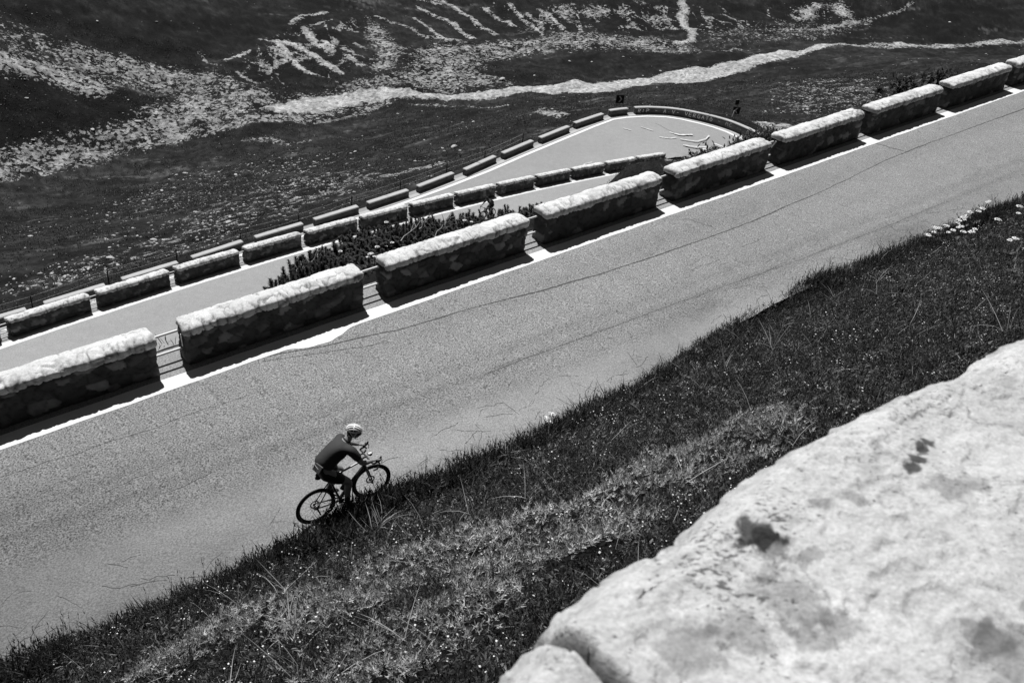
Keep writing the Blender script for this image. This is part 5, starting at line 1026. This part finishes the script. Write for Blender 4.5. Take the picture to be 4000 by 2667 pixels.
w = thing("marker_post", "slender white-topped marker post leaning beside the left-pointing sign", "post", (r[0], r[1], zg)); w.rotation_euler = (0, .12, 0)
link("post", MB().tube([(0, 0, -.3), (0, 0, h - .35)], .05, 8).mesh("post"), M_GALV, w); link("white_top", MB().tube([(0, 0, h - .34), (0, 0, h + .3), (.03, 0, h + .38)], [.055, .055, .03], 8).mesh("white_top"), M_WHITE, w)
r = ray(2880, 400); r = r / np.hypot(r[0], r[1]) * 97.0; zg = ground_at(r[0], r[1]); h = r[2] - zg
w = thing("information_board", "faint dark square board on a post in the grass beyond the left-pointing sign", "sign", (r[0], r[1], zg)); w.rotation_euler.z = .5
link("post", MB().tube([(0, .03, -.3), (0, .03, h + .3)], .03, 8).mesh("post"), M_GALV, w); link("board", MB().box((0, 0, h), (.5, .03, .5)).mesh("board", False), M_SIGNB, w); fr = MB()
for a, b in (((-.26, -.26), (.26, -.26)), ((.26, -.26), (.26, .26)), ((.26, .26), (-.26, .26)), ((-.26, .26), (-.26, -.26))): fr.tube([(a[0], -.02, h + a[1]), (b[0], -.02, h + b[1])], .02, 6)
link("board_frame", fr.mesh("board_frame"), M_GALV, w)
# ---------------------------------------------------------------- wire fence along the valley side of the lowest road
fp = []
for x0, y0, x1, y1 in C_SEG[:11]:
    t = np.array([x1 - x0, y1 - y0]); t /= np.hypot(*t); fp.append(np.array([x0, y0]) + np.array([-t[1], t[0]]) * 1.9 - t * .4)
fp = [fp[0] + (fp[0] - fp[1]) * 2, fp[0] + (fp[0] - fp[1])] + fp; fp = [np.array([q[0], q[1], ground_at(q[0], q[1])]) for q in fp]
w = thing("wire_fence", "low wire fence on dark posts behind the lowest road's walls", "fence", fp[0]); b0 = fp[0]; M_POST = mat("weathered_post", .05, .9); M_WIRE = mat("pale_wire", .5, .5)
for i, q in enumerate(fp): link("post", MB().tube([q - b0 + [0, 0, -.3], q - b0 + [.02, 0, .55], q - b0 + [.03, .01, 1.1]], [.045, .04, .035], 7).mesh("post"), M_POST, w)
for hgt_ in (1.0, .55):
    pts = []
    for a, b in zip(fp[:-1], fp[1:]):
        for u in (0, .5): pts.append(a * (1 - u) + b * u - b0 + [0, 0, hgt_ - (.05 if u else 0)])
    pts.append(fp[-1] - b0 + [0, 0, hgt_]); link("wire", MB().tube(pts, .009, 5).mesh("wire"), M_WIRE, w)

# ---------------------------------------------------------------- the parapet in front of the camera
def build_parapet():
    HD_ = .92; kx = np.array([-1.2, .446, .543, .754, 1.095, 1.44, 1.96, 2.6, 6.0]); kl = np.array([.50, .513, .528, .565, .607, .598, .607, .62, .66]) ; T_ = 1.3
    s = np.linspace(-.7, 3.4, 1000); edge = np.interp(s, kx, kl); edge = np.convolve(np.pad(edge, 12, 'edge'), np.ones(25) / 25, 'valid')
    q1 = np.stack([s, s * 0], -1); edge = edge + .022 * fbm(q1 * 4.5, 401, 4, .55) + .014 * np.abs(np.sin(s * 7.3 + 1.2 * fbm(q1 * 2, 402, 2)))
    n_top, n_side = 380, 60; v = np.r_[np.linspace(-T_, 0, n_top), np.linspace(0.004, 1.6, n_side)]     # v<0: across the top, v>0: down the outer face
    S, Vv = np.meshgrid(s, v, indexing='ij'); E = edge[:, None] + 0 * Vv; rad = .07
    lat = np.where(Vv < 0, E + Vv, E + .02); z = np.where(Vv < 0, 0, -Vv)
    tt = np.clip((Vv + rad) / rad, 0, 1) * (Vv < 0); z = z - rad * (1 - np.sqrt(np.clip(1 - tt ** 2, 0, 1))) * (Vv < 0) - np.where(Vv >= 0, rad, 0)
    P = np.stack([S, lat, z], -1); W_ = np.stack([fbm(P * 2.2 + k * 9, 410 + k, 4) for k in range(3)], -1) * .16
    F1, F2, ID = worley((P + W_) / [.62, .50, .7] + 3.3, 412); jt = sstep(.0, .10, F2 - F1)
    f5 = fbm(P * 4.0, 415, 5, .6); d = .012 * f5 + .020 * (np.floor(f5 * 5 + .5 * fbm(P * 18, 418, 3)) / 5) + .012 * fbm(P * 1.5, 419, 2) + .004 * fbm(P * 40, 416, 3)
    # one open joint running in from the outer edge, and a hollow
    cr = np.exp(-((S - .575 - .10 * (E - lat) - .02 * fbm(P * 9, 417, 3)) / .010) ** 2) * sstep(-.34, -.22, Vv); d = d - .07 * cr
    z = z + d * np.where(Vv < 0, 1, 0); lat = lat + np.where(Vv >= 0, d, d * .3 * (Vv > -rad))
    W3 = DV[:2] / np.linalg.norm(DV[:2]); X = S * W3[0] + lat * NV[0]; Y = S * W3[1] + lat * NV[1]; Z = -HD_ + z + .0 * S
    hollow = np.zeros_like(S); tone = (.90 + .16 * (ID - .5)) * (1 - .5 * (np.abs(fbm(P * [3.2, 3.2, 3.2], 420, 4, .6)) < .012) * sstep(-.1, .3, fbm(P * 2, 427, 2)))
    def blot(px, py, r_, k, asp=1.0):
        rr_ = ray(px, py); c = rr_ * (-HD_ / rr_[2]); dd = np.hypot(X - c[0], (Y - c[1]) * asp) / r_; return k * sstep(.30, .62, np.exp(-dd ** 2) + .55 * fbm(P * 60, 421, 4, .7) * (dd < 3))
    tone *= 1 - blot(2950, 2090, .035, .85) - blot(3000, 2130, .03, .5)
    for px, py in ((3580, 1800), (3600, 1760), (3620, 1725), (3560, 1840)): tone *= 1 - blot(px, py, .016, .85)
    for px, py, r_ in ((3200, 1970, .02), (3330, 1960, .02), (3280, 2440, .03), (3180, 2480, .03), (3700, 1920, .04), (3800, 1900, .03), (3950, 2550, .06), (3850, 2500, .04), (3100, 2350, .05), (2900, 2450, .05), (2700, 2520, .05)): tone *= 1 - blot(px, py, r_, .38)
    mort = np.zeros_like(S)
    for px, py, r_ in ((3900, 1800, .10), (3970, 1980, .09), (3350, 2560, .12), (3450, 2600, .10), (3300, 1620, .10), (3900, 1350, .07)): mort = np.maximum(mort, blot(px, py, r_, 1.0))
    mort = sstep(.35, .55, mort); pits = fbm(P * [52, 84, 84], 430, 3, .65) + .8 * fbm(P * 4.5, 431, 3); sp = .0 * pits * (1 - mort); streak = sstep(.0, .5, fbm(P * [14, 52, 52], 433, 4, .6)) * (1 - mort)
    tone = tone * (1 - .72 * sp) * (1 - .26 * streak) * (1 + .10 * mort) * (1 - .8 * cr); Z = Z - .004 * sp * (Vv < 0)
    base = np.array([X[0, 0], Y[0, 0], -HD_ - 1.6]); V = np.stack([X, Y, Z], -1) - base; nt_ = n_top + 14; m_top = mat("parapet_limestone", .47, .9, True, .16, 26, .004, 130, fine=(150, .34)); nt, N, L, bs = nodes(m_top); co = coords(nt); src = bs.inputs["Base Color"].links[0].from_socket  # the limestone's own pale base tone, shared by top and outer face
    mp = N.new("ShaderNodeMapping"); mp.inputs["Scale"].default_value = (1, 1.9, 1.9); mp.inputs["Rotation"].default_value = (0, 0, -.5); L.new(co, mp.inputs[0])
    sp_ = noise_n(nt, 75, 3, .6, mp.outputs[0]); ga_ = noise_n(nt, 3.2, 4, .6, co); x = math_n(nt, 'ADD', math_n(nt, 'MULTIPLY', sp_, 1.0), math_n(nt, 'MULTIPLY', ga_, .75)); x = math_n(nt, 'MULTIPLY', math_n(nt, 'SUBTRACT', x, .985), 9.0, True)
    st_ = noise_n(nt, 30, 6, .75, mp.outputs[0]); y = math_n(nt, 'MULTIPLY', math_n(nt, 'SUBTRACT', st_, .50), 3.0, True); k1 = math_n(nt, 'SUBTRACT', 1.0, math_n(nt, 'MULTIPLY', x, .75)); k2 = math_n(nt, 'SUBTRACT', 1.0, math_n(nt, 'MULTIPLY', y, .42))
    v_ = math_n(nt, 'MULTIPLY', math_n(nt, 'MULTIPLY', k1, k2), src); L.new(v_, bs.inputs["Base Color"])
    w = thing("parapet", "big pale limestone parapet close to the camera, lower right, slightly blurred", "wall", base)
    a = V[:, :nt_]; b = V[:, nt_ - 1:]; link("coping", mesh_np("coping", a.reshape(-1, 3), grid_faces(len(s), nt_), np.clip(tone[:, :nt_], .05, 1.3), True), m_top, w)
    link("masonry", mesh_np("masonry", b.reshape(-1, 3), grid_faces(len(s), b.shape[1]), np.clip(tone[:, nt_ - 1:], .05, 1.3), True), m_top, w)
build_parapet()
